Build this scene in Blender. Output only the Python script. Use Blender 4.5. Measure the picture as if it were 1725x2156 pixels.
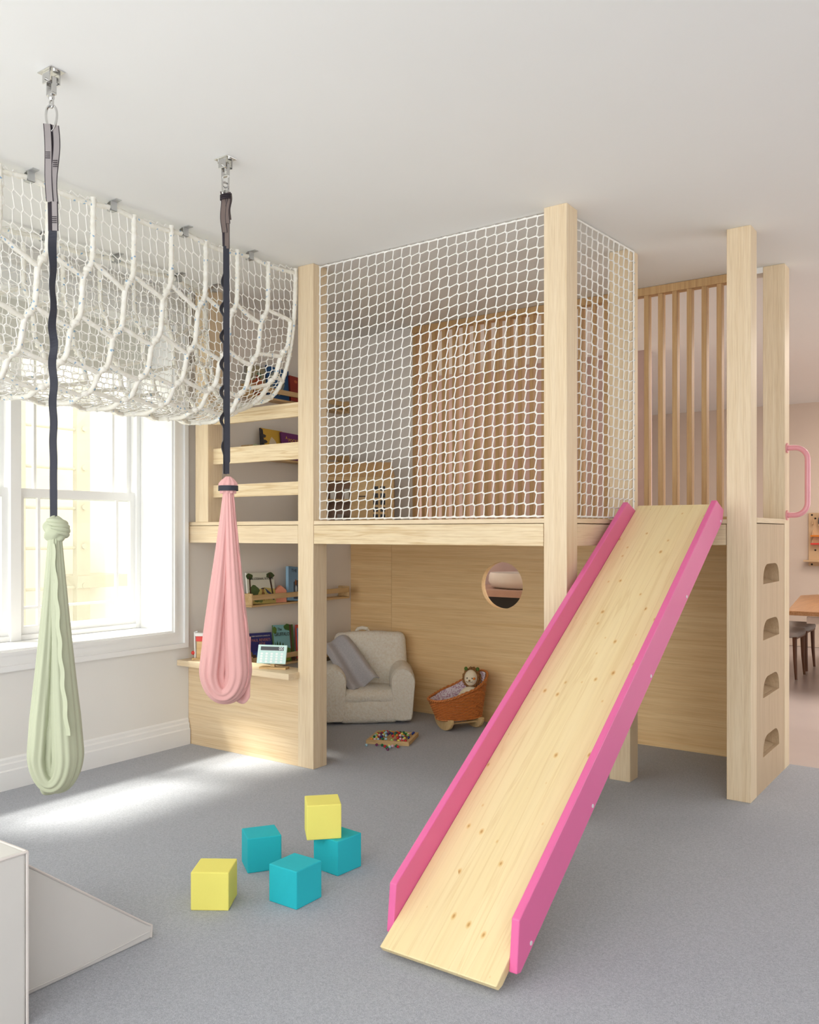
import bpy, bmesh, math, random
from mathutils import Vector, Matrix, Euler, noise

for _o in list(bpy.data.objects):
    bpy.data.objects.remove(_o, do_unlink=True)
scene = bpy.context.scene
COL = scene.collection
PI = math.pi
rnd = random.Random(7)

# ------------------------------------------------------------------ camera
CAM_H = 1.45
YAW = 0.6157
cam_data = bpy.data.cameras.new('camera')
cam_data.sensor_fit = 'HORIZONTAL'
cam_data.sensor_width = 36.0
cam_data.lens = 36.0 * 1820.6 / 1725.0
cam_data.shift_y = (1121.6 - 1078.0) / 1725.0
cam_data.clip_start = 0.05
cam_data.clip_end = 200
cam = bpy.data.objects.new('camera', cam_data)
cam.location = (0, 0, CAM_H)
cam.rotation_euler = (PI / 2, 0, YAW)
COL.objects.link(cam)
scene.camera = cam

# ------------------------------------------------------------------ sky, sun, daylight
world = bpy.data.worlds.new('sky')
scene.world = world
world.use_nodes = True
bg = world.node_tree.nodes['Background']
bg.inputs[0].default_value = (0.975, 0.99, 1.0, 1)
bg.inputs[1].default_value = 3.7

def lamp(name, kind, loc, energy, color, rot=None, size=1.0, size_y=None, target=None):
    d = bpy.data.lights.new(name, kind)
    d.energy = energy
    d.color = color
    if kind == 'AREA':
        d.shape = 'RECTANGLE'
        d.size = size
        d.size_y = size_y or size
    o = bpy.data.objects.new(name, d)
    o.location = loc
    if target is not None:
        o.rotation_euler = (Vector(target) - Vector(loc)).to_track_quat('-Z', 'Y').to_euler()
    elif rot:
        o.rotation_euler = rot
    COL.objects.link(o)
    return o

sun = lamp('sun', 'SUN', (-8, -2, 9), 12, (1.0, 0.95, 0.86), target=(-8 + 0.50, -2 + 0.26, 8))
sun.data.angle = math.radians(8.0)
# ceiling lamps of the room beyond the loft
lamp('far_room_lamp', 'AREA', (-1.0, 8.9, 3.05), 95, (1.0, 0.89, 0.81), rot=(0, 0, 0), size=1.6, size_y=3.0)
lamp('far_room_lamp', 'AREA', (-4.6, 6.7, 3.05), 5, (1.0, 0.86, 0.80), rot=(0, 0, 0), size=1.2, size_y=0.8)

vs = scene.view_settings
scene.display_settings.display_device = 'sRGB'
vs.view_transform = 'Standard'
vs.look = 'None'
vs.exposure = -0.23
vs.gamma = 1.0
vs.use_curve_mapping = False

# ------------------------------------------------------------------ materials
def lin(r, g, b):
    def f(c):
        c /= 255.0
        return c / 12.92 if c <= 0.04045 else ((c + 0.055) / 1.055) ** 2.4
    return (f(r), f(g), f(b), 1)

MATS = {}
def new_mat(name):
    m = bpy.data.materials.new(name)
    m.use_nodes = True
    nt = m.node_tree
    b = nt.nodes['Principled BSDF']
    MATS[name] = m
    return m, nt, b

def obj_coord(nt, scale=(1, 1, 1), rand=True):
    tc = nt.nodes.new('ShaderNodeTexCoord')
    mp = nt.nodes.new('ShaderNodeMapping')
    mp.inputs['Scale'].default_value = scale
    if rand:
        oi = nt.nodes.new('ShaderNodeObjectInfo')
        mul = nt.nodes.new('ShaderNodeMath'); mul.operation = 'MULTIPLY'
        mul.inputs[1].default_value = 37.0
        nt.links.new(oi.outputs['Random'], mul.inputs[0])
        add = nt.nodes.new('ShaderNodeVectorMath'); add.operation = 'ADD'
        nt.links.new(tc.outputs['Object'], add.inputs[0])
        nt.links.new(mul.outputs[0], add.inputs[1])
        nt.links.new(add.outputs[0], mp.inputs['Vector'])
    else:
        nt.links.new(tc.outputs['Object'], mp.inputs['Vector'])
    return mp.outputs['Vector']

def noise_tex(nt, vec, scale=1.0, detail=3.0, rough=0.5, dist=0.0):
    n = nt.nodes.new('ShaderNodeTexNoise')
    n.inputs['Scale'].default_value = scale
    n.inputs['Detail'].default_value = detail
    n.inputs['Roughness'].default_value = rough
    n.inputs['Distortion'].default_value = dist
    nt.links.new(vec, n.inputs['Vector'])
    return n.outputs['Fac']

def ramp(nt, fac, stops):
    r = nt.nodes.new('ShaderNodeValToRGB')
    els = r.color_ramp.elements
    els[0].position, els[0].color = stops[0]
    els[1].position, els[1].color = stops[-1]
    for p, c in stops[1:-1]:
        e = els.new(p); e.color = c
    nt.links.new(fac, r.inputs['Fac'])
    return r.outputs['Color']

def mix_col(nt, fac, a, b, mode='MIX'):
    m = nt.nodes.new('ShaderNodeMix')
    m.data_type = 'RGBA'; m.blend_type = mode
    ins = [s for s in m.inputs if s.type == 'RGBA']
    fin = m.inputs[0]
    if isinstance(fac, (int, float)): fin.default_value = fac
    else: nt.links.new(fac, fin)
    for s, v in zip(ins, (a, b)):
        if isinstance(v, tuple): s.default_value = v
        else: nt.links.new(v, s)
    return [s for s in m.outputs if s.type == 'RGBA'][0]

def bump(nt, b, h, strength, dist=0.002):
    n = nt.nodes.new('ShaderNodeBump')
    n.inputs['Strength'].default_value = strength
    n.inputs['Distance'].default_value = dist
    nt.links.new(h, n.inputs['Height'])
    nt.links.new(n.outputs['Normal'], b.inputs['Normal'])

def plain(name, col, rough=0.5, metal=0.0, var=0.06, vscale=6.0, bmp=0.0, bscale=200.0, coat=0.0, sheen=0.0):
    m, nt, b = new_mat(name)
    v = obj_coord(nt)
    f = noise_tex(nt, v, vscale, 3)
    lo = tuple(c * (1 - var) for c in col[:3]) + (1,)
    hi = tuple(min(1, c * (1 + var)) for c in col[:3]) + (1,)
    c = ramp(nt, f, [(0.3, lo), (0.7, hi)])
    nt.links.new(c, b.inputs['Base Color'])
    b.inputs['Roughness'].default_value = rough
    b.inputs['Metallic'].default_value = metal
    if coat: b.inputs['Coat Weight'].default_value = coat
    if sheen:
        b.inputs['Sheen Weight'].default_value = sheen
    if bmp:
        bump(nt, b, noise_tex(nt, v, bscale, 2), bmp)
    return m

def wood(name, light, dark, axis='Z', rough=0.5, fine=55.0, along=1.3, contrast=0.25, knots=False, lines=False, pores=0.7):
    m, nt, b = new_mat(name)
    sc = [fine, fine, fine]
    sc['XYZ'.index(axis)] = along
    v = obj_coord(nt, tuple(sc))
    f1 = noise_tex(nt, v, 1.0, 4, 0.6, 0.3)
    sc2 = [fine * 5] * 3
    sc2['XYZ'.index(axis)] = along * 5
    f2 = noise_tex(nt, obj_coord(nt, tuple(sc2)), 1.0, 2)
    sc3 = [5.0] * 3
    sc3['XYZ'.index(axis)] = 0.5
    f3 = noise_tex(nt, obj_coord(nt, tuple(sc3)), 1.0, 2)
    c = ramp(nt, f1, [(0.5 - contrast, dark), (0.5 + contrast, light)])
    c2 = ramp(nt, f2, [(0.35, (0.86, 0.82, 0.76, 1)), (0.55, (1, 1, 1, 1))])
    c = mix_col(nt, pores, c, c2, 'MULTIPLY')
    c3 = ramp(nt, f3, [(0.3, (0.93, 0.91, 0.88, 1)), (0.7, (1.0, 1.0, 1.0, 1))])
    c = mix_col(nt, 0.8, c, c3, 'MULTIPLY')
    if lines:
        sl = [16.0] * 3
        sl['XYZ'.index(axis)] = 0.55
        fl = noise_tex(nt, obj_coord(nt, tuple(sl)), 1.0, 3, 0.5, 0.6)
        cl = ramp(nt, fl, [(0.47, (1, 1, 1, 1)), (0.5, (0.80, 0.70, 0.55, 1)), (0.53, (1, 1, 1, 1))])
        c = mix_col(nt, 0.75 if not knots else 0.35, c, cl, 'MULTIPLY')
    if knots:
        sk = [15.0] * 3
        sk['XYZ'.index(axis)] = 8.5
        vo = nt.nodes.new('ShaderNodeTexVoronoi')
        vo.voronoi_dimensions = '2D'
        vo.inputs['Scale'].default_value = 1.0
        nt.links.new(obj_coord(nt, tuple(sk)), vo.inputs['Vector'])
        # only some cells carry a knot: jitter the threshold by the cell colour
        sep = nt.nodes.new('ShaderNodeSeparateColor')
        nt.links.new(vo.outputs['Color'], sep.inputs[0])
        sub = nt.nodes.new('ShaderNodeMath'); sub.operation = 'MULTIPLY_ADD'
        sub.inputs[1].default_value = 0.34
        nt.links.new(sep.outputs[0], sub.inputs[0])
        nt.links.new(vo.outputs['Distance'], sub.inputs[2])
        kc = ramp(nt, sub.outputs[0], [(0.05, (0.62, 0.40, 0.20, 1)), (0.09, (0.88, 0.72, 0.50, 1)), (0.17, (1, 1, 1, 1))])
        c = mix_col(nt, 0.9, c, kc, 'MULTIPLY')
    nt.links.new(c, b.inputs['Base Color'])
    b.inputs['Roughness'].default_value = rough
    bump(nt, b, f2, 0.08, 0.001)
    return m

plain('white_paint', lin(236, 234, 229), 0.55, var=0.01, vscale=2)
plain('ceiling_paint', lin(242, 242, 240), 0.8, var=0.01, vscale=1)
plain('trim_white', lin(243, 243, 241), 0.35, var=0.01)
plain('beige_paint', lin(238, 232, 223), 0.8, var=0.02, vscale=1.5)
plain('pale_paint', lin(234, 228, 220), 0.8, var=0.02, vscale=1.5)
plain('pink_plaster', lin(196, 170, 164), 0.75, var=0.10, vscale=3, bmp=0.15, bscale=30)
plain('peach_wall', lin(226, 208, 190), 0.7, var=0.02, vscale=1)
plain('exterior_cream', lin(244, 240, 226), 0.8, var=0.04, vscale=1.2, bmp=0.1)
plain('exterior_metal', lin(205, 200, 182), 0.6, var=0.04)
plain('far_floor_finish', lin(200, 187, 181), 0.32, var=0.06, vscale=1.2)
plain('light_block_paint', lin(160, 148, 137), 0.7, var=0.02)  # dark tone so the added wall on the right bounces less light
plain('stone', lin(196, 160, 142), 0.5, var=0.12, vscale=5)
plain('black_matt', lin(24, 23, 26), 0.5)
plain('white_ceramic', lin(236, 228, 220), 0.3)

def carpet():
    m, nt, b = new_mat('carpet')
    v = obj_coord(nt, (1, 1, 1), rand=False)
    f1 = noise_tex(nt, v, 260.0, 3, 0.7)
    f2 = noise_tex(nt, v, 95.0, 5, 0.8)
    f3 = noise_tex(nt, v, 2.0, 3)
    c1 = ramp(nt, f1, [(0.3, lin(147, 150, 157)), (0.7, lin(193, 196, 202))])
    c2 = ramp(nt, f2, [(0.36, (0.78, 0.78, 0.80, 1)), (0.60, (1.06, 1.06, 1.06, 1))])
    c3 = ramp(nt, f3, [(0.3, (0.95, 0.95, 0.96, 1)), (0.7, (1, 1, 1, 1))])
    c = mix_col(nt, 1.0, c1, c2, 'MULTIPLY')
    c = mix_col(nt, 1.0, c, c3, 'MULTIPLY')
    nt.links.new(c, b.inputs['Base Color'])
    b.inputs['Roughness'].default_value = 0.95
    b.inputs['Sheen Weight'].default_value = 0.2
    bump(nt, b, f1, 0.6, 0.004)
carpet()

OAK_L, OAK_D = lin(240, 222, 192), lin(227, 203, 166)
wood('oak_z', OAK_L, OAK_D, 'Z')
wood('oak_x', OAK_L, OAK_D, 'X', fine=38)
wood('counter_oak', lin(240, 218, 182), lin(224, 194, 150), 'X', fine=30, along=0.7)
wood('oak_y', OAK_L, OAK_D, 'Y', fine=38)
wood('oak_rail', lin(243, 226, 192), lin(230, 206, 166), 'X', fine=22, along=1.6, lines=True)
wood('oak_slat', lin(212, 176, 126), lin(190, 150, 102), 'Z')
wood('veneer_x', lin(250, 218, 166), lin(236, 196, 138), 'X', fine=42, along=0.8, contrast=0.2)
wood('ladder_veneer', lin(214, 190, 158), lin(194, 168, 134), 'Z')
wood('pine', lin(246, 228, 182), lin(239, 217, 163), 'Y', rough=0.38, fine=16, along=0.55, contrast=0.4, knots=True, lines=True, pores=0.25)
wood('light_wood', lin(226, 194, 142), lin(208, 172, 116), 'X', fine=40)
wood('shelf_wood', lin(228, 198, 150), lin(206, 170, 118), 'Y', fine=40)
wood('walnut', lin(122, 78, 46), lin(88, 52, 30), 'Z', fine=40)
wood('table_wood', lin(188, 144, 104), lin(160, 116, 78), 'Y', rough=0.35, fine=14, lines=True)

plain('pink_paint', lin(230, 106, 162), 0.42, var=0.02, coat=0.15)
plain('pink_metal', lin(236, 160, 168), 0.3, var=0.02, coat=0.4)
plain('screw_white', lin(225, 225, 225), 0.4)
plain('net_white', lin(250, 248, 242), 0.8, var=0.03)
plain('chrome', lin(205, 204, 202), 0.18, metal=1.0, var=0.03)
plain('zinc', lin(198, 200, 200), 0.42, metal=0.9, var=0.05)
plain('strap_grey', lin(150, 143, 142), 0.7, var=0.05, bmp=0.2, bscale=500)
plain('strap_brown', lin(110, 96, 90), 0.65, var=0.1, bmp=0.2, bscale=500)
plain('strap_black', lin(44, 45, 56), 0.65, var=0.08, bmp=0.3, bscale=500)
plain('strap_edge', lin(40, 30, 38), 0.7)
plain('green_fabric', lin(182, 187, 160), 0.85, var=0.04, vscale=3, sheen=0.15)
plain('pink_fabric', lin(226, 172, 168), 0.85, var=0.04, vscale=3, sheen=0.15)
plain('yellow_foam', lin(244, 234, 120), 0.85, var=0.02, bmp=0.25, bscale=600)
plain('cyan_foam', lin(30, 184, 196), 0.85, var=0.02, bmp=0.25, bscale=600)
plain('grey_vinyl', lin(212, 209, 204), 0.42, var=0.03, vscale=3)
plain('vinyl_piping', lin(214, 206, 200), 0.5)
plain('grey_wool', lin(186, 182, 182), 0.95, var=0.10, vscale=120, bmp=0.4, bscale=500, sheen=0.3)
plain('cream_plush', lin(238, 222, 190), 0.95, var=0.05, sheen=0.3)
plain('mane_brown', lin(160, 112, 62), 0.95, var=0.25, vscale=60)
plain('thread_dark', lin(40, 30, 26), 0.8)
plain('patch_orange', lin(226, 130, 40), 0.8)
plain('leaf_green', lin(84, 110, 40), 0.8)
plain('wicker', lin(200, 118, 56), 0.42, var=0.12, vscale=70, coat=0.2)
plain('mint_plastic', lin(206, 236, 230), 0.4, var=0.02)
plain('key_white', lin(244, 250, 248), 0.4, var=0.01)
plain('display_grey', lin(62, 62, 64), 0.3)
plain('white_plastic', lin(240, 238, 234), 0.4, var=0.01)
plain('red_paint', lin(222, 66, 56), 0.4, var=0.03)
plain('salmon_block', lin(226, 150, 118), 0.6, var=0.03)
plain('sage_block', lin(186, 196, 156), 0.6, var=0.03)
plain('paper', lin(240, 236, 226), 0.8)
plain('seat_grey', lin(178, 168, 160), 0.9, var=0.06, bmp=0.2, bscale=300)
plain('pegboard_wood', lin(216, 182, 140), 0.6, var=0.05)
plain('table_white', lin(214, 200, 188), 0.5)

plain('shade_cloth', lin(226, 225, 216), 0.9, var=0.01)
def sherpa():
    m, nt, b = new_mat('sherpa')
    v = obj_coord(nt)
    f = noise_tex(nt, v, 62.0, 4, 0.75)
    c = ramp(nt, f, [(0.30, lin(240, 226, 202)), (0.60, lin(253, 246, 230))])
    nt.links.new(c, b.inputs['Base Color'])
    b.inputs['Roughness'].default_value = 0.95
    b.inputs['Sheen Weight'].default_value = 0.35
    bump(nt, b, f, 0.9, 0.012)
sherpa()

def rope_mat():
    m, nt, b = new_mat('white_rope')
    v = obj_coord(nt)
    f = noise_tex(nt, v, 30.0, 3)
    base = ramp(nt, f, [(0.3, lin(240, 236, 222)), (0.7, lin(252, 250, 242))])
    vo = nt.nodes.new('ShaderNodeTexVoronoi')
    vo.inputs['Scale'].default_value = 105.0
    nt.links.new(v, vo.inputs['Vector'])
    sep = nt.nodes.new('ShaderNodeSeparateColor')
    nt.links.new(vo.outputs['Color'], sep.inputs[0])
    msk = ramp(nt, sep.outputs[0], [(0.968, (0, 0, 0, 1)), (0.972, (1, 1, 1, 1))])
    c = mix_col(nt, msk, base, lin(158, 190, 216))
    nt.links.new(c, b.inputs['Base Color'])
    b.inputs['Roughness'].default_value = 0.7
rope_mat()

def floral():
    m, nt, b = new_mat('floral_cotton')
    v = obj_coord(nt)
    vo = nt.nodes.new('ShaderNodeTexVoronoi')
    vo.inputs['Scale'].default_value = 110.0
    nt.links.new(v, vo.inputs['Vector'])
    sep = nt.nodes.new('ShaderNodeSeparateColor')
    nt.links.new(vo.outputs['Color'], sep.inputs[0])
    c = ramp(nt, sep.outputs[0], [(0.0, lin(238, 228, 230)), (0.45, lin(230, 216, 220)), (0.62, lin(206, 170, 186)), (0.8, lin(184, 136, 156)), (1.0, lin(244, 238, 236))])
    nt.links.new(c, b.inputs['Base Color'])
    b.inputs['Roughness'].default_value = 0.9
floral()

def glass():
    m, nt, b = new_mat('window_glass')
    out = nt.nodes['Material Output']
    tr = nt.nodes.new('ShaderNodeBsdfTransparent')
    tr.inputs[0].default_value = (0.97, 0.98, 0.97, 1)
    gl = nt.nodes.new('ShaderNodeBsdfGlossy')
    gl.inputs['Roughness'].default_value = 0.03
    mx = nt.nodes.new('ShaderNodeMixShader')
    mx.inputs[0].default_value = 0.05
    nt.links.new(tr.outputs[0], mx.inputs[1]); nt.links.new(gl.outputs[0], mx.inputs[2])
    nt.links.new(mx.outputs[0], out.inputs['Surface'])
glass()

COLORS = {}
def colmat(r, g, b, rough=0.6):
    k = 'print_%d_%d_%d' % (r, g, b)
    if k not in MATS:
        plain(k, lin(r, g, b), rough, var=0.03)
    return k

# ------------------------------------------------------------------ mesh helpers
class MB:
    def __init__(self):
        self.v = []; self.f = []; self.mi = []
    def add(self, verts, faces, mi=0):
        o = len(self.v)
        self.v += [tuple(p) for p in verts]
        self.f += [tuple(i + o for i in fc) for fc in faces]
        self.mi += [mi] * len(faces)
        return self
    def box(self, x0, x1, y0, y1, z0, z1, mi=0):
        vs_ = [(x, y, z) for z in (z0, z1) for y in (y0, y1) for x in (x0, x1)]
        return self.add(vs_, [(0, 2, 3, 1), (4, 5, 7, 6), (0, 1, 5, 4), (1, 3, 7, 5), (3, 2, 6, 7), (2, 0, 4, 6)], mi)
    def prism(self, poly, fn, a0, a1, mi=0):
        n = len(poly)
        vs_ = [fn(p[0], p[1], a0) for p in poly] + [fn(p[0], p[1], a1) for p in poly]
        fs = [tuple(range(n))[::-1], tuple(range(n, 2 * n))]
        fs += [(i, (i + 1) % n, n + (i + 1) % n, n + i) for i in range(n)]
        return self.add(vs_, fs, mi)
    def grid(self, fn, nu, nv, wu=False, wv=False, mi=0):
        vs_ = [fn(i / (nu if wu else nu - 1), j / (nv if wv else nv - 1)) for j in range(nv) for i in range(nu)]
        fs = []
        for j in range(nv if wv else nv - 1):
            for i in range(nu if wu else nu - 1):
                i2 = (i + 1) % nu; j2 = (j + 1) % nv
                fs.append((j * nu + i, j * nu + i2, j2 * nu + i2, j2 * nu + i))
        return self.add(vs_, fs, mi)
    def lathe(self, prof, n=24, c=(0, 0, 0), mi=0, sx=1.0, sy=1.0):
        return self.grid(lambda u, w: (c[0] + sx * prof[int(round(w * (len(prof) - 1)))][0] * math.cos(2 * PI * u),
                                       c[1] + sy * prof[int(round(w * (len(prof) - 1)))][0] * math.sin(2 * PI * u),
                                       c[2] + prof[int(round(w * (len(prof) - 1)))][1]), n, len(prof), wu=True, mi=mi)
    def tube(self, pts, r, n=8, closed=False, cap=True, mi=0, twist=0.0, lobes=0, depth=0.0, squash=None):
        pts = [Vector(p) for p in pts]
        m = len(pts)
        rr = r if isinstance(r, (list, tuple)) else [r] * m
        ts = []
        for i in range(m):
            a = pts[i - 1] if (i > 0 or closed) else pts[i]
            b = pts[(i + 1) % m] if (i < m - 1 or closed) else pts[i]
            t = b - a
            ts.append(t.normalized() if t.length > 1e-9 else Vector((0, 0, 1)))
        up = Vector((0, 0, 1)) if abs(ts[0].z) < 0.9 else Vector((1, 0, 0))
        nrm = ts[0].cross(up).normalized()
        vs_ = []; s = 0.0
        for i in range(m):
            if i > 0:
                s += (pts[i] - pts[i - 1]).length
                nrm = (nrm - ts[i] * nrm.dot(ts[i]))
                nrm = nrm.normalized() if nrm.length > 1e-6 else ts[i].orthogonal().normalized()
            bn = ts[i].cross(nrm)
            for k in range(n):
                a = 2 * PI * k / n
                q = rr[i]
                if lobes:
                    q *= 1 + depth * math.cos(lobes * (a + twist * s))
                vs_.append(pts[i] + nrm * math.cos(a) * q + bn * math.sin(a) * q * (squash or 1.0))
        fs = []
        for i in range(m if closed else m - 1):
            j = (i + 1) % m
            for k in range(n):
                k2 = (k + 1) % n
                fs.append((i * n + k, i * n + k2, j * n + k2, j * n + k))
        if cap and not closed:
            fs.append(tuple(range(n))[::-1])
            fs.append(tuple(range((m - 1) * n, m * n)))
        return self.add(vs_, fs, mi)
    def ico(self, c, r, sub=2, mi=0, scale=(1, 1, 1)):
        bm = bmesh.new()
        bmesh.ops.create_icosphere(bm, subdivisions=sub, radius=1.0)
        vs_ = [(c[0] + v.co.x * r * scale[0], c[1] + v.co.y * r * scale[1], c[2] + v.co.z * r * scale[2]) for v in bm.verts]
        fs = [tuple(v.index for v in f.verts) for f in bm.faces]
        bm.free()
        return self.add(vs_, fs, mi)
    def build(self, name, mats, parent=None, bevel=0.0, segs=2, smooth=False, angle=35, matrix=None, origin=None):
        if isinstance(mats, str): mats = [mats]
        vv = [Vector(p) for p in self.v]
        if matrix is not None: vv = [matrix @ p for p in vv]
        lo = Vector([min(p[i] for p in vv) for i in range(3)])
        hi = Vector([max(p[i] for p in vv) for i in range(3)])
        if origin is not None: c = Vector(origin)
        elif parent is None: c = Vector(((lo.x + hi.x) / 2, (lo.y + hi.y) / 2, lo.z))
        else: c = (lo + hi) / 2
        me = bpy.data.meshes.new(name)
        me.from_pydata([p - c for p in vv], [], self.f)
        for k in mats: me.materials.append(MATS[k])
        if len(mats) > 1:
            for p, i in zip(me.polygons, self.mi): p.material_index = i
        bm = bmesh.new(); bm.from_mesh(me)
        bmesh.ops.recalc_face_normals(bm, faces=bm.faces[:])
        if bevel > 0:
            es = [e for e in bm.edges if len(e.link_faces) == 2 and e.calc_face_angle(0) > 0.6]
            bmesh.ops.bevel(bm, geom=es, offset=bevel, segments=segs, profile=0.5, affect='EDGES', clamp_overlap=True)
        bm.to_mesh(me); bm.free()
        if smooth:
            for p in me.polygons: p.use_smooth = True
            me.set_sharp_from_angle(angle=math.radians(angle))
        o = bpy.data.objects.new(name, me)
        COL.objects.link(o)
        o.location = c
        if parent is not None: o.parent = parent
        return o

def empty(name, loc, rot=(0, 0, 0)):
    o = bpy.data.objects.new(name, None)
    o.empty_display_size = 0.1
    o.location = loc; o.rotation_euler = rot
    COL.objects.link(o)
    return o

def tag(o, label=None, cat=None, group=None, kind=None):
    if label: o['label'] = label
    if cat: o['category'] = cat
    if group: o['group'] = group
    if kind: o['kind'] = kind
    return o

def part_label(o, label):
    o['label'] = label
    return o

def copy_tree(o, parent=None):
    c = o.copy(); COL.objects.link(c)
    if parent is not None: c.parent = parent
    for ch in list(o.children): copy_tree(ch, c)
    return c

def wpart(mb, name, mats, root, **k):
    """part given in world coordinates under an unrotated root"""
    off = Matrix.Translation(-root.location)
    return mb.build(name, mats, root, matrix=off, **k)

def bx(*a):
    return MB().box(*a)

def holed_plate(outer, holes, fn, t0, t1):
    """flat plate with openings: outer and holes are 2-D loops, fn(a, b, t) -> xyz"""
    mb = MB()
    bm = bmesh.new()
    loops = []
    for lp in [outer] + holes:
        vs_ = [bm.verts.new((p[0], p[1], 0)) for p in lp]
        for i in range(len(vs_)):
            bm.edges.new((vs_[i], vs_[(i + 1) % len(vs_)]))
        loops.append(vs_)
    bmesh.ops.triangle_fill(bm, use_beauty=True, use_dissolve=False, edges=bm.edges[:])
    bm.verts.index_update()
    pts = [(v.co.x, v.co.y) for v in bm.verts]
    fs = [tuple(v.index for v in f.verts) for f in bm.faces]
    n = len(pts)
    verts = [fn(p[0], p[1], t0) for p in pts] + [fn(p[0], p[1], t1) for p in pts]
    faces = fs + [tuple(i + n for i in f[::-1]) for f in fs]
    for lp in loops:
        ids = [v.index for v in lp]
        m = len(ids)
        faces += [(ids[i], ids[(i + 1) % m], ids[(i + 1) % m] + n, ids[i] + n) for i in range(m)]
    bm.free()
    return mb.add(verts, faces)

def text_part(s, size, name, mat, parent, loc, rot=(0, 0, 0), extrude=0.0003, align='CENTER', sx=1.0):
    cu = bpy.data.curves.new(name, 'FONT')
    cu.body = s; cu.size = size; cu.extrude = extrude
    cu.align_x = align; cu.align_y = 'CENTER'
    cu.resolution_u = 2
    tmp = bpy.data.objects.new('tmp', cu)
    me = bpy.data.meshes.new_from_object(tmp)
    bpy.data.objects.remove(tmp); bpy.data.curves.remove(cu)
    me.name = name
    me.materials.clear(); me.materials.append(MATS[mat])
    o = bpy.data.objects.new(name, me)
    COL.objects.link(o)
    o.location = loc; o.rotation_euler = rot; o.scale = (sx, 1, 1)
    if parent is not None: o.parent = parent
    return o

# ------------------------------------------------------------------ dimensions
XL = -4.686                     # face of the window wall
ZC = 3.10                       # ceiling
YF = 3.980                      # front face of the loft
S = 0.127                       # post width
XA, XB, XD = -3.537, -1.853, -1.181   # right faces of the posts
YC, YE = 4.836, 5.648
ZT, ZB = 1.523, 1.382           # deck top, beam underside
YV = 5.752                      # veneered back panel

# ------------------------------------------------------------------ room shell
def struct(mb, name, mat, label, **k):
    o = mb.build(name, mat, **k)
    return tag(o, label, None, None, 'structure')

struct(bx(-5.07, 4.2, -1.6, 5.80, -0.05, 0.0), 'floor', 'carpet', 'grey wool carpet of the playroom')
struct(bx(-8.2, 4.2, 5.80, 12.3, -0.05, -0.004), 'floor_far', 'far_floor_finish', 'smooth pinkish floor of the room beyond')
struct(bx(-5.07, 4.3, -1.6, 5.9, ZC, ZC + 0.1).box(-8.2, 4.3, 5.9, 12.3, ZC, ZC + 0.1), 'ceiling', 'ceiling_paint', 'off-white painted ceiling')
struct(bx(4.0, 4.2, -1.6, 5.9, 0, ZC), 'light_block_right', 'light_block_paint', 'taupe wall added out of view to cut light from the right')  # unseen wall, added to hold back light on the right-hand faces
struct(bx(-8.2, 4.2, 11.9, 12.1, 0, ZC), 'wall_far', 'peach_wall', 'peach wall at the end of the far room')
struct(bx(-8.2, -8.0, 5.9, 12.0, 0, ZC), 'wall_far_left', 'pink_plaster', 'pink plaster side wall of the far room')
struct(bx(-8.0, -2.75, 7.60, 7.72, 0, ZC), 'wall_divider', 'pink_plaster', 'mottled pink plaster wall behind the slat screen')

# left wall with window openings (lower white part reaches past the corner of the loft)
WY0, WY1 = 1.69, 3.855          # visible opening
WZ0, WZ1 = 0.775, 2.86
ops = [(WY0, WY1, WZ0, WZ1), (-1.1, 1.1, WZ0, WZ1)]
def wall_rect(a, b, t):
    return (XL - t, a, b)
outer = [(-1.6, 0), (YF + 0.005, 0), (YF + 0.005, ZC), (-1.6, ZC)]
hol = [[(y0, z0), (y1, z0), (y1, z1), (y0, z1)] for (y0, y1, z0, z1) in ops]
struct(holed_plate(outer, hol, wall_rect, 0.0, 0.38), 'wall_left', 'white_paint', 'white window wall')
struct(bx(XL - 0.38, XL, YF + 0.005, 5.90, 0, ZC), 'wall_alcove', 'beige_paint', 'beige painted wall behind the loft')
struct(bx(XL, -3.985, 5.70, 5.752, ZT + 0.002, ZC), 'wall_back', 'beige_paint', 'beige wall beside the slat screen')
# lighter rounded panel on the back wall
ar = [(-3.99, ZT + 0.003), (-3.99, 3.075), (-4.40, 3.075)]
ar += [(-4.40 - 0.20 * math.sin(a), 2.875 + 0.20 * math.cos(a)) for a in [i * PI / 16 for i in range(1, 9)]]
ar += [(-4.60, ZT + 0.003)]
struct(MB().prism(ar, lambda a, b, t: (a, t, b), 5.69, 5.70), 'trim_1', 'pale_paint', 'pale rounded panel on the back wall')
# white ceiling strip over the end of the slat screen
struct(bx(-1.50, -1.31, 5.655, 5.76, ZC - 0.035, ZC), 'trim_2', 'white_paint', 'white header strip at the ceiling')

# baseboard with two steps
def bb(y0, y1):
    prof = [(0, 0), (0.028, 0), (0.028, 0.105), (0.020, 0.112), (0.020, 0.142), (0.012, 0.150), (0.012, 0.168), (0.004, 0.178), (0, 0.178)]
    return MB().prism(prof, lambda a, b, t: (XL + a, t, b), y0, y1)
struct(bb(-1.6, YF - 0.002), 'baseboard_left', 'trim_white', 'white stepped baseboard under the windows')

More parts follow.
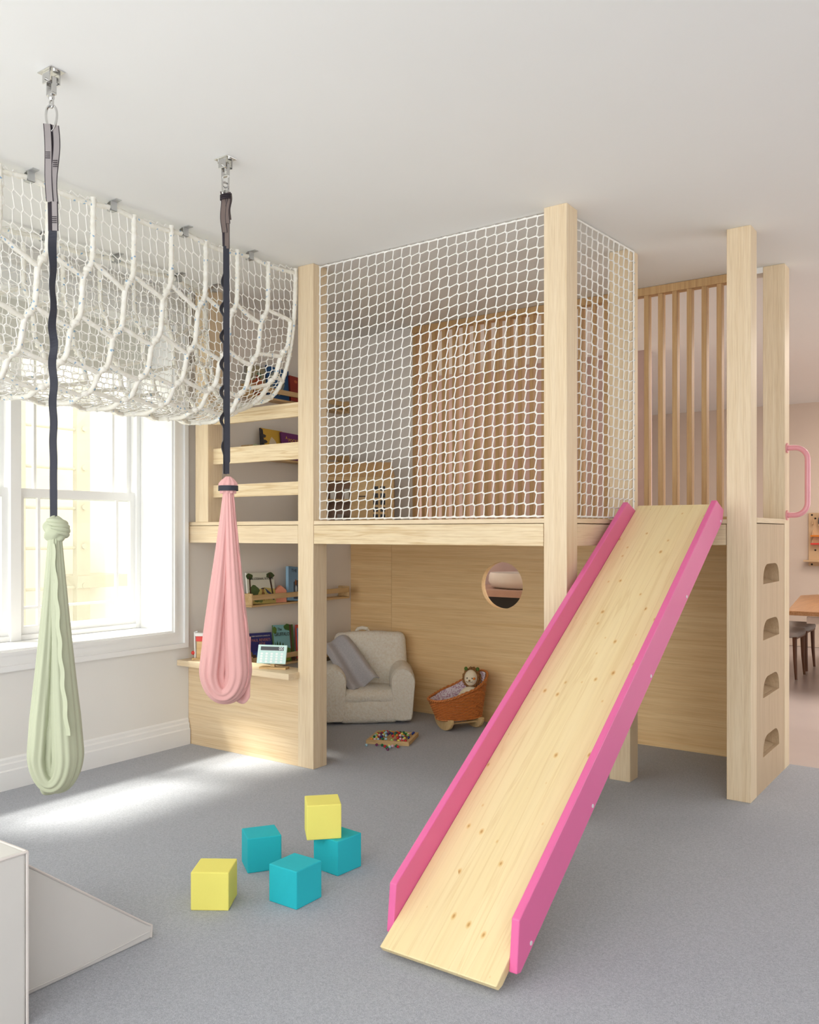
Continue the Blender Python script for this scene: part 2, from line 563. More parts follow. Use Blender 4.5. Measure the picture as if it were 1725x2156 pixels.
# windows
XW = XL - 0.352                 # glazing plane
def window(n, y0, y1, label):
    w = empty('window_%d' % n, (XW, (y0 + y1) / 2, WZ0))
    tag(w, label, None, None, 'structure')
    # interior casing, three stepped rings
    def ring(d0, d1, x1, name):
        o_ = [(y0 - d1, WZ0 - d1), (y1 + d1, WZ0 - d1), (y1 + d1, WZ1 + d1), (y0 - d1, WZ1 + d1)]
        i_ = [(y0 - d0, WZ0 - d0), (y1 + d0, WZ0 - d0), (y1 + d0, WZ1 + d0), (y0 - d0, WZ1 + d0)]
        wpart(holed_plate(o_, [i_], lambda p, q, t: (XL + t, p, q), 0.0, x1), name, 'trim_white', w)
    ring(0.0, 0.022, 0.016, 'casing_bead')
    ring(0.022, 0.078, 0.011, 'casing_field')
    ring(0.078, 0.110, 0.026, 'casing_edge')
    # reveal boards and stool
    wpart(bx(XL - 0.34, XL, y1 - 0.012, y1 - 0.0005, WZ0, WZ1), 'reveal_board', 'trim_white', w)
    wpart(bx(XL - 0.34, XL, y0 + 0.0005, y0 + 0.012, WZ0, WZ1), 'reveal_board', 'trim_white', w)
    wpart(bx(XL - 0.34, XL, y0, y1, WZ1 - 0.012, WZ1 - 0.0005), 'reveal_board', 'trim_white', w)
    wpart(bx(XL - 0.34, XL + 0.004, y0, y1, WZ0 + 0.0005, WZ0 + 0.012), 'window_sill', 'trim_white', w)
    # frame: jambs, head, bottom and the mullion between two sash pairs
    ym = (y0 + y1) / 2 + 0.145 if n == 1 else (y0 + y1) / 2
    ym = 2.918 if n == 1 else ym
    fr = lambda *a: wpart(bx(*a), 'window_frame', 'trim_white', w, bevel=0.003)
    fr(XW - 0.07, XW + 0.02, y1 - 0.045, y1 - 0.012, WZ0 + 0.012, WZ1 - 0.012)
    fr(XW - 0.07, XW + 0.02, y0 + 0.012, y0 + 0.045, WZ0 + 0.012, WZ1 - 0.012)
    fr(XW - 0.07, XW + 0.02, y0 + 0.045, y1 - 0.045, WZ0 + 0.012, WZ0 + 0.045)
    fr(XW - 0.07, XW + 0.02, y0 + 0.045, y1 - 0.045, WZ1 - 0.045, WZ1 - 0.012)
    wpart(bx(XW - 0.08, XW + 0.035, ym - 0.035, ym + 0.035, WZ0 + 0.012, WZ1 - 0.012), 'mullion', 'trim_white', w, bevel=0.003)
    zm = 1.695
    for (a, b) in ((y0 + 0.045, ym - 0.035), (ym + 0.035, y1 - 0.045)):
        for (z0, z1, xo, nm) in ((WZ0 + 0.045, zm + 0.03, 0.0, 'lower_sash'), (zm - 0.03, WZ1 - 0.045, -0.045, 'upper_sash')):
            st = 0.036
            bot = 0.05 if nm == 'lower_sash' else 0.05
            sash = MB()
            x0, x1 = XW + xo - 0.032, XW + xo
            sash.box(x0, x1, a, a + st, z0, z1); sash.box(x0, x1, b - st, b, z0, z1)
            sash.box(x0, x1, a + st, b - st, z0, z0 + bot); sash.box(x0, x1, a + st, b - st, z1 - 0.055, z1)
            so = wpart(sash, nm, 'trim_white', w)
            off = Matrix.Translation(-w.location - so.location)
            mt = MB()
            mt.box(x0 + 0.006, x1 - 0.004, a + st + 0.095, a + st + 0.113, z0 + bot, z1 - 0.055)
            mt.box(x0 + 0.006, x1 - 0.004, b - st - 0.113, b - st - 0.095, z0 + bot, z1 - 0.055)
            zz = z0 + bot + 0.105 if nm == 'lower_sash' else z1 - 0.055 - 0.115
            mt.box(x0 + 0.0065, x1 - 0.0045, a + st, b - st, zz, zz + 0.016)
            mt.build('muntin', 'trim_white', so, matrix=off)
            bx(x0 + 0.014, x0 + 0.018, a + st - 0.004, b - st + 0.004, z0 + bot - 0.004, z1 - 0.051).build('pane', 'window_glass', so, matrix=off)
    return w
w1 = window(1, WY0, WY1, 'white paired sash window with deep reveal in the left wall')
window(2, -1.1, 1.1, 'second white sash window of the left wall')
# bead chain of the roller shade hanging in the reveal
ch = MB()
for k in range(2):
    yy = 3.55 + 0.03 * k
for k in range(75):
    for yy in (0.0, 0.022):
        ch.ico((XL - 0.20 + yy, 3.838, 1.23 + k * 0.021), 0.0022, 1)
for k in range(5):
    a = PI * k / 4
    ch.ico((XL - 0.189 + 0.011 * math.cos(a), 3.838, 1.225 - 0.010 * math.sin(a)), 0.0022, 1)
wpart(ch, 'shade_chain', 'white_plastic', w1)

# roller shade drawn a little way down
wpart(bx(XL - 0.222, XL - 0.219, WY0 + 0.02, WY1 - 0.02, 2.515, 2.845), 'roller_shade', 'shade_cloth', w1)
wpart(bx(XL - 0.226, XL - 0.215, WY0 + 0.02, WY1 - 0.02, 2.500, 2.516), 'shade_bar', 'white_plastic', w1, bevel=0.002)
# light well outside: cream wall and a steel ladder
struct(bx(-6.75, -6.6, -4.0, 7.0, -1.0, 3.4), 'wall_outside', 'exterior_cream', 'cream rendered wall of the light well outside')
struct(bx(-6.6, -5.1, -4.0, 7.0, -1.05, -0.95), 'floor_outside', 'exterior_cream', 'pale ground of the light well')
lad = tag(empty('wall_ladder', (-6.25, 4.02, -0.95)), 'pale steel ladder on the wall outside the window', 'ladder')
wpart(bx(-6.27, -6.21, 4.14, 4.26, -0.95, 3.2), 'side_rail', 'exterior_metal', lad, bevel=0.003)
wpart(bx(-6.27, -6.21, 3.58, 3.70, -0.95, 3.2), 'side_rail', 'exterior_metal', lad, bevel=0.003)
for k in range(12):
    z = -0.58 + k * 0.318
    wpart(MB().tube([(-6.24, 3.64, z), (-6.24, 4.20, z)], 0.012, 8), 'rung', 'exterior_metal', lad, smooth=True)
    wpart(MB().tube([(-6.215, 4.20, z + 0.012), (-6.195, 4.20, z + 0.012)], 0.022, 8), 'bolt', 'exterior_metal', lad, smooth=True)
wpart(bx(-6.6, -6.20, 4.14, 4.62, 1.00, 1.10), 'wall_bracket', 'exterior_metal', lad, bevel=0.003)

# ------------------------------------------------------------------ the play loft
loft = tag(empty('play_loft', (-2.9, 4.9, 0)), 'light oak indoor play loft with square posts and raised deck', 'play loft')
L = lambda mb, name, mat, **k: wpart(mb, name, mat, loft, **k)
def post(xr, yf, z0, z1=ZC):
    return L(bx(xr - S, xr, yf, yf + S, z0, z1), 'post', 'oak_z', bevel=0.003)
post(XA, YF, 0); post(XB, YF, 0); post(XB, YC, 0); post(XD, YC, 0); post(XD, YE, 0)
post(-4.483, YF, ZT)
# deck boards (thin nosing visible above the beams)
L(bx(XL + 0.001, XA - S, YF + 0.006, 5.70, 1.499, ZT), 'deck_board', 'oak_x', bevel=0.002)
L(bx(XA - S, XA, YF + S, 5.70, 1.499, ZT), 'deck_board', 'oak_x')
L(bx(XA, XB - S, YF + 0.004, 5.655, 1.499, ZT), 'deck_board', 'oak_x', bevel=0.002)
L(bx(XB - S, XB, YF + S, YC, 1.499, ZT), 'deck_board', 'oak_y', bevel=0.002)
L(bx(XB - S, XD - S, YC + S, 5.655, 1.499, ZT - 0.0005), 'deck_board', 'oak_x')
L(bx(XB, XD - S, YC + 0.004, YC + S, 1.499, ZT), 'deck_board', 'oak_x', bevel=0.002)
L(bx(XD - S, XD + 0.002, YC + S, YE, 1.504, 1.533), 'deck_board', 'oak_y', bevel=0.002)
# beams
L(bx(XL + 0.001, XA - S - 0.003, YF + 0.003, YF + 0.09, ZB, 1.496), 'beam', 'oak_x', bevel=0.002)
L(bx(XA + 0.003, XB - S - 0.003, YF + 0.001, YF + 0.09, ZB, 1.496), 'beam', 'oak_rail', bevel=0.002)
L(bx(XB - 0.09, XB - 0.002, YF + S + 0.003, YC - 0.001, ZB, 1.495), 'beam', 'oak_y', bevel=0.002)
L(bx(XB + 0.001, XD - S - 0.004, YC + 0.006, YC + 0.09, ZB, 1.495), 'beam', 'oak_x', bevel=0.002)
L(bx(XL + 0.001, XB - 0.092, YF + 0.12, 5.69, 1.43, 1.498), 'deck_underside', 'oak_x')
# guard rails between the window post and the second post
for z0, z1 in ((2.181, 2.270), (1.913, 2.020), (1.688, 1.772)):
    L(bx(-4.482, XA - S - 0.001, YF + 0.045, YF + 0.075, z0, z1), 'guard_rail', 'oak_rail', bevel=0.002)
# shop counter below the guard rails
L(bx(XL + 0.002, XA - S - 0.002, YF + 0.004, YF + 0.022, 0, 0.547), 'counter_panel', 'counter_oak', bevel=0.001)
L(bx(XL + 0.002, XA - S + 0.012, 3.884, YF, 0.548, 0.586).box(XL + 0.002, XA - S - 0.001, YF, 4.10, 0.548, 0.586), 'counter_top', 'oak_x', bevel=0.0015)
# veneered back panel with the porthole
HX, HZ, HR = -3.212, 1.05, 0.178
circ = [(HX + HR * math.cos(2 * PI * k / 64), HZ + HR * math.sin(2 * PI * k / 64)) for k in range(64)]
L(holed_plate([(-4.25, 0), (XD - 0.125, 0), (XD - 0.125, 1.43), (-4.25, 1.43)], [circ], lambda a, b, t: (a, t, b), YV, YV + 0.056), 'back_panel', 'veneer_x')
L(bx(XL + 0.001, -4.252, YV, YV + 0.056, 0, 1.43), 'back_panel', 'veneer_x')
# slat screen
ss = L(bx(-3.982, -1.40, 5.662, 5.730, 3.045, ZC - 0.002), 'slat_screen', 'oak_slat', bevel=0.002)
part_label(ss, 'screen of upright oak slats at the back of the deck')
soff = Matrix.Translation(-loft.location - ss.location)
x = -1.40
k = 0
slat_me = None
while x > -3.99:
    xs = -1.4999 - 0.0957 * (k - 1)
    if xs < -3.985: break
    if slat_me is None:
        so = bx(xs - 0.0, xs + 0.032, 5.668, 5.724, ZT, 3.046).build('slat', 'oak_slat', ss, matrix=soff, bevel=0.0015, segs=1)
        slat_me = so.data; base_loc = so.location.copy(); x_first = xs
    else:
        so = bpy.data.objects.new('slat', slat_me); COL.objects.link(so); so.parent = ss
        so.location = base_loc + Vector((xs - x_first, 0, 0))
    k += 1; x = xs
so = bpy.data.objects.new('slat', slat_me); COL.objects.link(so); so.parent = ss
so.location = base_loc + Vector((-3.981 - x_first, 0, 0))
bx(-3.982, -1.40, 5.670, 5.722, ZT, ZT + 0.03).build('bottom_rail', 'oak_slat', ss, matrix=soff, bevel=0.001)
# ladder panel with four hand holds
def hold_loop(zb, n=10):
    ya, yb, h = 5.118, 5.512, 0.112
    ry, rz = 0.125, 0.104
    lp = [(ya, zb), (yb, zb)]
    for i in range(n + 1):
        a = (PI / 2) * i / n
        lp.append((yb - ry + ry * math.cos(a) ** 0.8, zb + h - rz + rz * math.sin(a) ** 0.9))
    for i in range(n + 1):
        a = (PI / 2) * (1 - i / n)
        lp.append((ya + ry - ry * math.cos(a) ** 0.8, zb + h - rz + rz * math.sin(a) ** 0.9))
    return lp
holds = [hold_loop(z) for z in (0.185, 0.518, 0.843, 1.160)]
lp_ = L(holed_plate([(YC + S + 0.002, 0.0), (YE - 0.003, 0.0), (YE - 0.003, 1.500), (YC + S + 0.002, 1.500)], holds,
                    lambda a, b, t: (XD - t, a, b), 0.003, 0.03), 'ladder_panel', 'ladder_veneer')
loff = Matrix.Translation(-loft.location - lp_.location)
for z in (0.185, 0.518, 0.843, 1.160):
    pk = MB()
    lp = hold_loop(z)
    n = len(lp)
    cy = sum(p[0] for p in lp) / n
    # pocket: tunnel sloping down to the front, closed at the back
    f0 = [(XD - 0.0295, p[0], p[1]) for p in lp]
    f1 = [(XD - 0.115, cy + (p[0] - cy) * 0.96, p[1] + (0.028 if p[1] < z + 0.001 else 0.004)) for p in lp]
    pk.add(f0 + f1, [(i, (i + 1) % n, n + (i + 1) % n, n + i) for i in range(n)] + [tuple(range(n, 2 * n))])
    pk.build('hand_hold', 'ladder_veneer', lp_, matrix=loff)
L(bx(XD - 0.125, XD - 0.118, YC + S, YE, 0, 1.50), 'ladder_back', 'ladder_veneer')
# grab handle on the far post
hp = [(XD, 5.70, 1.972), (XD + 0.045, 5.70, 1.972)]
hp += [(XD + 0.045 + 0.075 * math.sin(a), 5.70, 1.897 + 0.075 * math.cos(a)) for a in [i * PI / 16 for i in range(1, 9)]]
hp += [(XD + 0.045 + 0.075 * math.cos(a), 5.70, 1.633 - 0.075 * math.sin(a)) for a in [i * PI / 16 for i in range(0, 9)]]
hp += [(XD, 5.70, 1.558)]
gh = L(MB().tube(hp, 0.0165, 14), 'grab_handle', 'pink_metal', smooth=True)
part_label(gh, 'pink metal grab handle')
goff = Matrix.Translation(-loft.location - gh.location)
for z in (1.972, 1.558):
    MB().tube([(XD, 5.70, z), (XD + 0.008, 5.70, z)], 0.031, 18).build('flange', 'pink_metal', gh, matrix=goff, smooth=True)

# ------------------------------------------------------------------ safety nets
def hex_net(fn, nu, nv, r, e, mb=None, thick=1.5, n=5):
    """knotless net: fn(a, b) with a in [0, nu], b in [0, nv] (fractional); each crossing is a short diagonal"""
    mb = mb or MB()
    A = {}; B = {}
    for i in range(nu + 1):
        for j in range(nv + 1):
            A[i, j] = Vector(fn(i - e, j + e)); B[i, j] = Vector(fn(i + e, j - e))
    def seg(p, q, rad):
        d = q - p
        if d.length < 1e-5: return
        mb.tube([p, q], rad, n, cap=False)
    for i in range(nu + 1):
        for j in range(nv + 1):
            seg(A[i, j], B[i, j], r * thick)
            if i < nu: seg(B[i, j], A[i + 1, j], r)
            if j > 0: seg(B[i, j], A[i, j - 1], r)
    return mb

def twist_rope(mb, pts, r, step=0.012, n=9, depth=0.16, twist=95.0):
    pts = [Vector(p) for p in pts]
    out = [pts[0]]
    for a, b in zip(pts, pts[1:]):
        m = max(1, int((b - a).length / step))
        for k in range(1, m + 1): out.append(a.lerp(b, k / m))
    # soften corners
    for _ in range(2):
        out = [out[0]] + [(out[i - 1] + out[i] * 2 + out[i + 1]) / 4 for i in range(1, len(out) - 1)] + [out[-1]]
    mb.tube(out, r, n, lobes=3, depth=depth, twist=twist)
    return mb

net1 = tag(empty('safety_net', (-2.75, YF + 0.055, ZT)), 'large white knotted safety net across the front of the loft', 'net')
NU, NV = 25, 27
def net1_fn(a, b):
    u = a / NU; v = b / NV
    x = XA + 0.006 + (XB - S - XA - 0.012) * u
    z = ZT + 0.012 + (ZC - 0.012 - ZT - 0.012) * v
    env = math.sin(PI * min(1, max(0, u))) ** 0.5 * math.sin(PI * min(1, max(0, v))) ** 0.5
    x += 0.030 * (v - 0.5) * env * (0.2 + u) * 2.0
    z += (-0.055 * (1 - u) ** 2 * 1.0 + 0.045 * u * u) * env + 0.012 * env
    w = noise.noise(Vector((a * 0.9, b * 0.9, 3.1)))
    w2 = noise.noise(Vector((a * 0.9, b * 0.9, 9.7)))
    return (x + 0.006 * w * env, YF + 0.055 + 0.02 * env * noise.noise(Vector((a * 0.15, b * 0.15, 0.4))), z + 0.006 * w2 * env)
nm = wpart(hex_net(net1_fn, NU, NV, 0.0036, 0.085), 'netting', 'net_white', net1, smooth=True, angle=80)
tag(nm, kind='stuff')
bd = MB()
for pts in ([net1_fn(a / 4, 0) for a in range(0, NU * 4 + 1)], [net1_fn(a / 4, NV) for a in range(0, NU * 4 + 1)],
            [net1_fn(0, b / 4) for b in range(0, NV * 4 + 1)], [net1_fn(NU, b / 4) for b in range(0, NV * 4 + 1)]):
    bd.tube(pts, 0.0048, 6)
wpart(bd, 'border_cord', 'net_white', net1, smooth=True, angle=80)
for k in range(13):
    p = Vector(net1_fn(1 + k * (NU - 2) / 12.0, NV))
    hk = MB().tube([p + Vector((0, 0, -0.006)), p + Vector((0.004, 0, 0.004)), p + Vector((0, 0, 0.0125))], 0.0022, 5)
    wpart(hk, 'ceiling_hook', 'zinc', net1)

net2 = tag(empty('safety_net', (XB - 0.05, 4.47, ZT)), 'narrow white safety net on the side of the loft by the slide', 'net')
NU2, NV2 = 12, 27
def net2_fn(a, b):
    u = a / NU2; v = b / NV2
    env = math.sin(PI * min(1, max(0, u))) ** 0.5 * math.sin(PI * min(1, max(0, v))) ** 0.5
    y = YF + S + 0.004 + (YC - YF - S + 0.035) * u
    z = ZT + 0.012 + (ZC - 0.024 - ZT) * v - 0.035 * env * u + 0.03 * env * (1 - u)
    w2 = noise.noise(Vector((a * 0.9, b * 0.9, 5.7)))
    x = XB - 0.050 + 0.056 * u * 1.0
    return (x, y, z + 0.005 * w2 * env)
nm = wpart(hex_net(net2_fn, NU2, NV2, 0.0035, 0.085), 'netting', 'net_white', net2, smooth=True, angle=80)
tag(nm, kind='stuff')
bd = MB()
for pts in ([net2_fn(a / 4, 0) for a in range(0, NU2 * 4 + 1)], [net2_fn(a / 4, NV2) for a in range(0, NU2 * 4 + 1)],
            [net2_fn(0, b / 4) for b in range(0, NV2 * 4 + 1)], [net2_fn(NU2, b / 4) for b in range(0, NV2 * 4 + 1)]):
    bd.tube(pts, 0.0055, 6)
wpart(bd, 'border_cord', 'net_white', net2, smooth=True, angle=80)
for k in range(24):
    p = Vector(net2_fn(NU2, 0.6 + k * 1.1))
    wpart(MB().ico((p.x + 0.006, p.y, p.z), 0.0045, 1), 'screw', 'zinc', net2)

# ------------------------------------------------------------------ hanging crawl net (trough)
T0, T1 = 1.25, 3.972
def trough(phi, y):
    t = max(0.0, min(1.0, (y - 3.55) / (T1 - 3.55)))
    t = t * t * (3 - 2 * t)
    xc = -4.045 - 0.03 * t
    a = 0.345 + 0.058 * t
    h = 0.955 - 0.165 * t
    c = math.cos(phi); s = math.sin(phi)
    x = xc + a * (abs(c) ** 0.55) * (1 if c >= 0 else -1)
    z = 3.075 - h * (max(0.0, s) ** 0.86)
    z += -0.02 * math.sin((y - 2.2) * 2 * PI / 0.46) * 0.35 * (1 - abs(s))
    return Vector((x, y, z))
cn = tag(empty('crawl_net', (-4.045, 2.7, 2.13)), 'white rope crawl net slung in a trough from the ceiling before the window', 'net')
MU, MV = 46, 58
def tn(a, b):
    ph = PI * a / MU
    y = T0 + (T1 - T0) * b / MV
    w = Vector((noise.noise(Vector((a * .7, b * .7, 1.3))), noise.noise(Vector((a * .7, b * .7, 4.3))), noise.noise(Vector((a * .7, b * .7, 8.3)))))
    return trough(min(PI, max(0, ph)), min(T1, max(T0, y))) + w * 0.009
nm = wpart(hex_net(lambda a, b: tn(a, b), MU, MV, 0.0024, 0.10, n=4), 'netting', 'net_white', cn, smooth=True, angle=80)
tag(nm, kind='stuff')
KR = 10
DY, DJ, EPS = 0.238, 0.047, 0.044
ycols = [2.551 + DY * i for i in range(-6, 9)]
def tr_out(phi, y, off=0.006):
    phi = min(PI, max(0, phi)); y = min(T1, y)
    p = trough(phi, y)
    c = trough(PI / 2, y); c.z = 2.9
    d = (p - c); d.y = 0
    return p + (d.normalized() * off if d.length > 0 else Vector())
def U_(i, k): return (PI * k / KR - EPS if k > 0 else 0.0, ycols[i] - (k - 1) * DJ if k > 0 else ycols[i])
def L_(i, k): return (PI * k / KR + EPS if 0 < k < KR else PI * k / KR, ycols[i] - k * DJ)
def path(p, q, m=6):
    return [tr_out(p[0] + (q[0] - p[0]) * t / m, p[1] + (q[1] - p[1]) * t / m) for t in range(m + 1)]
for i in range(len(ycols)):
    pts = []
    for k in range(KR):
        s_, e_ = L_(i, k), U_(i, k + 1)
        if s_[1] > T1 - 0.01 and e_[1] > T1 - 0.01: continue
        if s_[1] < T0: continue
        seg = path((s_[0], min(s_[1], T1)), (e_[0], min(e_[1], T1)))
        pts += seg
    if len(pts) > 3:
        wpart(twist_rope(MB(), pts, 0.0135), 'rope', 'white_rope', cn, smooth=True, angle=80)
for k in range(1, KR):
    mb = MB()
    cnt = 0
    for i in range(len(ycols) - 1):
        s_, e_ = U_(i, k), L_(i + 1, k)
        if s_[1] < T0 or s_[1] > T1 - 0.02: continue
        e_ = (e_[0], min(e_[1], T1))
        twist_rope(mb, path(s_, e_), 0.0115); cnt += 1
        # lashing at the knot
        kp = tr_out(PI * k / KR, (U_(i, k)[1] + L_(i, k)[1]) / 2)
        mb.ico(kp, 0.019, 1, scale=(1, 1.5, 1))
    if cnt: wpart(mb, 'long_rope', 'white_rope', cn, smooth=True, angle=80)
for phi in (0.0, PI):
    pts = []
    m = 60
    for t in range(m + 1):
        y = T0 + (T1 - T0) * t / m
        p = trough(phi, y)
        p.z = 3.072 - 0.022 * abs(math.sin((y - 2.222) / 0.461 * PI)) 
        pts.append(p)
    wpart(twist_rope(MB(), pts, 0.0125), 'edge_rope', 'white_rope', cn, smooth=True, angle=80)
wpart(twist_rope(MB(), [tr_out(PI * t / 30, T1 - 0.012) for t in range(31)], 0.013), 'end_rope', 'white_rope', cn, smooth=True, angle=80)
def clip(x, y):
    mb = MB()
    mb.box(x - 0.004, x + 0.055, y - 0.016, y + 0.016, ZC - 0.004, ZC)
    pts = []
    for i in range(13):
        a = PI * 1.25 * i / 12
        pts.append((x - 0.004 - 0.0 + 0.021 * math.sin(a) * -1, 0, 3.074 + 0.021 * math.cos(a)))
    for (p, q) in zip(pts, pts[1:]):
        mb.add([(p[0], y - 0.016, p[2]), (p[0], y + 0.016, p[2]), (q[0], y + 0.016, q[2]), (q[0], y - 0.016, q[2])], [(0, 1, 2, 3)])
    mb.box(x - 0.018, x + 0.018, y - 0.017, y + 0.017, 3.052, 3.06)
    mb.box(x + 0.012, x + 0.017, y - 0.017, y + 0.017, 3.052, 3.097)
    return wpart(mb, 'ceiling_clip', 'zinc', cn)
for y in (1.76, 2.222, 2.662, 3.116, 3.605): clip(-3.700, y)
for y in (2.26, 2.72, 3.184, 3.650, 3.95): clip(-4.390, y)

# ------------------------------------------------------------------ fabric swings
FWD = Vector((-math.sin(YAW), math.cos(YAW), 0)); RGT = Vector((math.cos(YAW), math.sin(YAW), 0))
def ribbon(mb, pts, wvecs, t=0.0016, mi=0):
    """flat band along pts; wvecs give half width vectors"""
    n = len(pts)
    P = [Vector(p) for p in pts]
    vs_ = []
    for i in range(n):
        tg = (P[min(n - 1, i + 1)] - P[max(0, i - 1)])
        nn = tg.cross(wvecs[i])
        nn = nn.normalized() * t if nn.length > 1e-9 else Vector((0, t, 0))
        w = wvecs[i]
        vs_ += [P[i] - w - nn, P[i] + w - nn, P[i] + w + nn, P[i] - w + nn]
    fs = []
    for i in range(n - 1):
        a = i * 4; b = a + 4
        for k in range(4):
            fs.append((a + k, a + (k + 1) % 4, b + (k + 1) % 4, b + k))
    fs += [(0, 1, 2, 3), (n * 4 - 1, n * 4 - 2, n * 4 - 3, n * 4 - 4)]
    return mb.add(vs_, fs, mi)

def ring_link(c, w, h, r, ax, n=28):
    """stadium chain link, standing in the plane of ax and z"""
    pts = []
    for i in range(n):
        a = 2 * PI * i / n
        x = w * math.cos(a); z = w * math.sin(a) + (h - w) * (1 if math.sin(a) >= 0 else -1)
        pts.append(Vector(c) + ax * x + Vector((0, 0, z)))
    return MB().tube(pts, r, 8, closed=True)

def swing(px, py, label, fabric, gear, top, knot_z, bot_z, width, seed, lean):
    sw = tag(empty('fabric_swing', (px, py, bot_z)), label, 'swing')
    W = lambda mb, n, m, **k: wpart(mb, n, m, sw, **k)
    X_ = Vector((1, 0, 0)); Y_ = Vector((0, 1, 0)); Z_ = Vector((0, 0, 1))
    c = Vector((px, py, 0))
    hw = 0.032
    # ceiling plate, two cheeks, bolt
    mt = MB().box(px - 0.042, px + 0.042, py - 0.03, py + 0.03, ZC - 0.004, ZC)
    mp_ = W(mt, 'ceiling_plate', 'chrome', bevel=0.0015)
    moff = Matrix.Translation(-sw.location - mp_.location)
    for s in (-1, 1):
        MB().box(px - 0.022, px + 0.022, py + s * 0.02 - 0.002, py + s * 0.02 + 0.002, ZC - 0.045, ZC - 0.004).build('cheek', 'chrome', mp_, matrix=moff, bevel=0.001)
        MB().tube([(px + s * 0.032, py - 0.005, ZC - 0.004), (px + s * 0.032, py - 0.005, ZC - 0.012)], 0.009, 8).build('bolt', 'chrome', mp_, matrix=moff, smooth=True)
    MB().tube([(px, py - 0.028, ZC - 0.034), (px, py + 0.028, ZC - 0.034)], 0.006, 10).build('axle', 'chrome', mp_, matrix=moff, smooth=True)
    z = ZC - 0.034
    if gear == 'swivel':
        W(MB().box(px - 0.019, px - 0.014, py - 0.009, py + 0.009, z - 0.045, z + 0.012).box(px + 0.014, px + 0.019, py - 0.009, py + 0.009, z - 0.045, z + 0.012)
          .box(px - 0.019, px + 0.019, py - 0.009, py + 0.009, z - 0.05, z - 0.042), 'swivel', 'chrome', bevel=0.001)
        W(MB().lathe([(0.001, z - 0.040), (0.010, z - 0.046), (0.011, z - 0.06), (0.007, z - 0.068), (0.001, z - 0.07)], 14, (px, py, 0)), 'swivel_pin', 'chrome', smooth=True)
        W(ring_link((px, py, z - 0.078), 0.010, 0.016, 0.0035, X_), 'eye', 'chrome', smooth=True)
        cp = []
        for i in range(30):
            a = 2 * PI * i / 30
            cp.append(Vector((px, py, z - 0.130)) + RGT * (0.019 * math.cos(a) * (1 - 0.25 * math.sin(a) * -1)) + Z_ * 0.047 * math.sin(a))
        W(MB().tube(cp, 0.0042, 8, closed=True), 'carabiner', 'chrome', smooth=True)
        strap_top = z - 0.165
    else:
        W(MB().box(px - 0.019, px - 0.014, py - 0.008, py + 0.008, z - 0.04, z + 0.01).box(px + 0.014, px + 0.019, py - 0.008, py + 0.008, z - 0.04, z + 0.01)
          .box(px - 0.019, px + 0.019, py - 0.008, py + 0.008, z - 0.045, z - 0.038), 'swivel', 'chrome', bevel=0.001)
        W(ring_link((px, py, z - 0.064), 0.014, 0.028, 0.004, RGT), 'chain_link', 'chrome', smooth=True)
        W(ring_link((px, py, z - 0.100), 0.016, 0.030, 0.004, RGT * 0.7 + FWD * 0.7), 'chain_link', 'chrome', smooth=True)
        strap_top = z - 0.112
    # daisy chain strap (grey) folded over the carabiner
    zj = top
    sm = 'strap_grey' if gear == 'swivel' else 'strap_brown'
    hb = 0.011 if gear == 'swivel' else 0.0105
    def band(name, mat, dx0, dx1, z0, z1, ang0, ang1, hwid, wav=0.0, fr=0.0, dy=0.0):
        mb = MB(); pts = []; wv = []
        m = 40
        for i in range(m + 1):
            t = i / m
            zz = z0 + (z1 - z0) * t
            a = ang0 + (ang1 - ang0) * t
            pts.append(c + RGT * (dx0 + (dx1 - dx0) * t + wav * math.sin(fr * t * 2 * PI)) + FWD * dy + Z_ * zz)
            wv.append((RGT * math.cos(a) + FWD * math.sin(a)) * hwid)
        ribbon(mb, pts, wv)
        if mat != 'strap_edge':
            for sg in (-1, 1):
                mb.tube([p + w_ * sg for p, w_ in zip(pts, wv)], 0.0021, 5, mi=1)
        return W(mb, name, [mat, 'strap_edge'])
    if gear == 'swivel':
        band('daisy_strap', sm, -0.014, -0.004, strap_top + 0.012, zj + 0.10, 0.15, 0.1, 0.0115, 0.002, 1.0, -0.004)
        band('daisy_strap', 'strap_edge', 0.004, 0.006, strap_top + 0.012, zj + 0.10, 0.5, 0.2, 0.0135, 0.002, 1.0, 0.006)
        band('daisy_strap', sm, 0.014, 0.012, strap_top + 0.008, zj + 0.095, 0.2, 0.2, 0.0105, 0.005, 1.0, 0.0)
        band('daisy_strap', sm, 0.012, 0.014, zj + 0.10, zj - 0.004, 0.1, 0.1, 0.010, 0.0, 1.0, -0.003)
        band('daisy_strap', 'strap_edge', -0.002, 0.0, zj + 0.10, zj - 0.004, 0.1, 0.1, 0.012, 0.0, 1.0, 0.003)
        tb = MB()
        for (dx, zz) in ((-0.010, strap_top - 0.09), (0.016, strap_top - 0.12), (0.013, zj + 0.045)):
            for q in range(4):
                p0 = c + RGT * (dx - 0.008) + Z_ * (zz - q * 0.007) - FWD * 0.0065
                p1 = c + RGT * (dx + 0.008) + Z_ * (zz - q * 0.007) - FWD * 0.0065
                tb.tube([p0, p1], 0.0014, 5)
        W(tb, 'bar_tack', 'strap_edge')
    else:
        for q, (dx, a, d) in enumerate(((-0.010, 0.2, -0.004), (0.0, 0.5, 0.004), (0.010, 0.1, -0.002), (0.016, 0.9, 0.004))):
            band('daisy_strap', sm if q != 1 else 'strap_edge', dx, dx * 0.6, strap_top, zj + 0.06 + 0.02 * q, a, a * 0.5, hb, 0.003, 1.2, d)
        band('daisy_strap', 'strap_edge', -0.009, -0.006, zj + 0.10, zj, 0.2, 0.1, 0.007, 0, 1, 0)
        band('daisy_strap', sm, 0.006, 0.006, zj + 0.10, zj - 0.01, 0.2, 0.1, 0.010, 0, 1, 0)
        kb = MB()
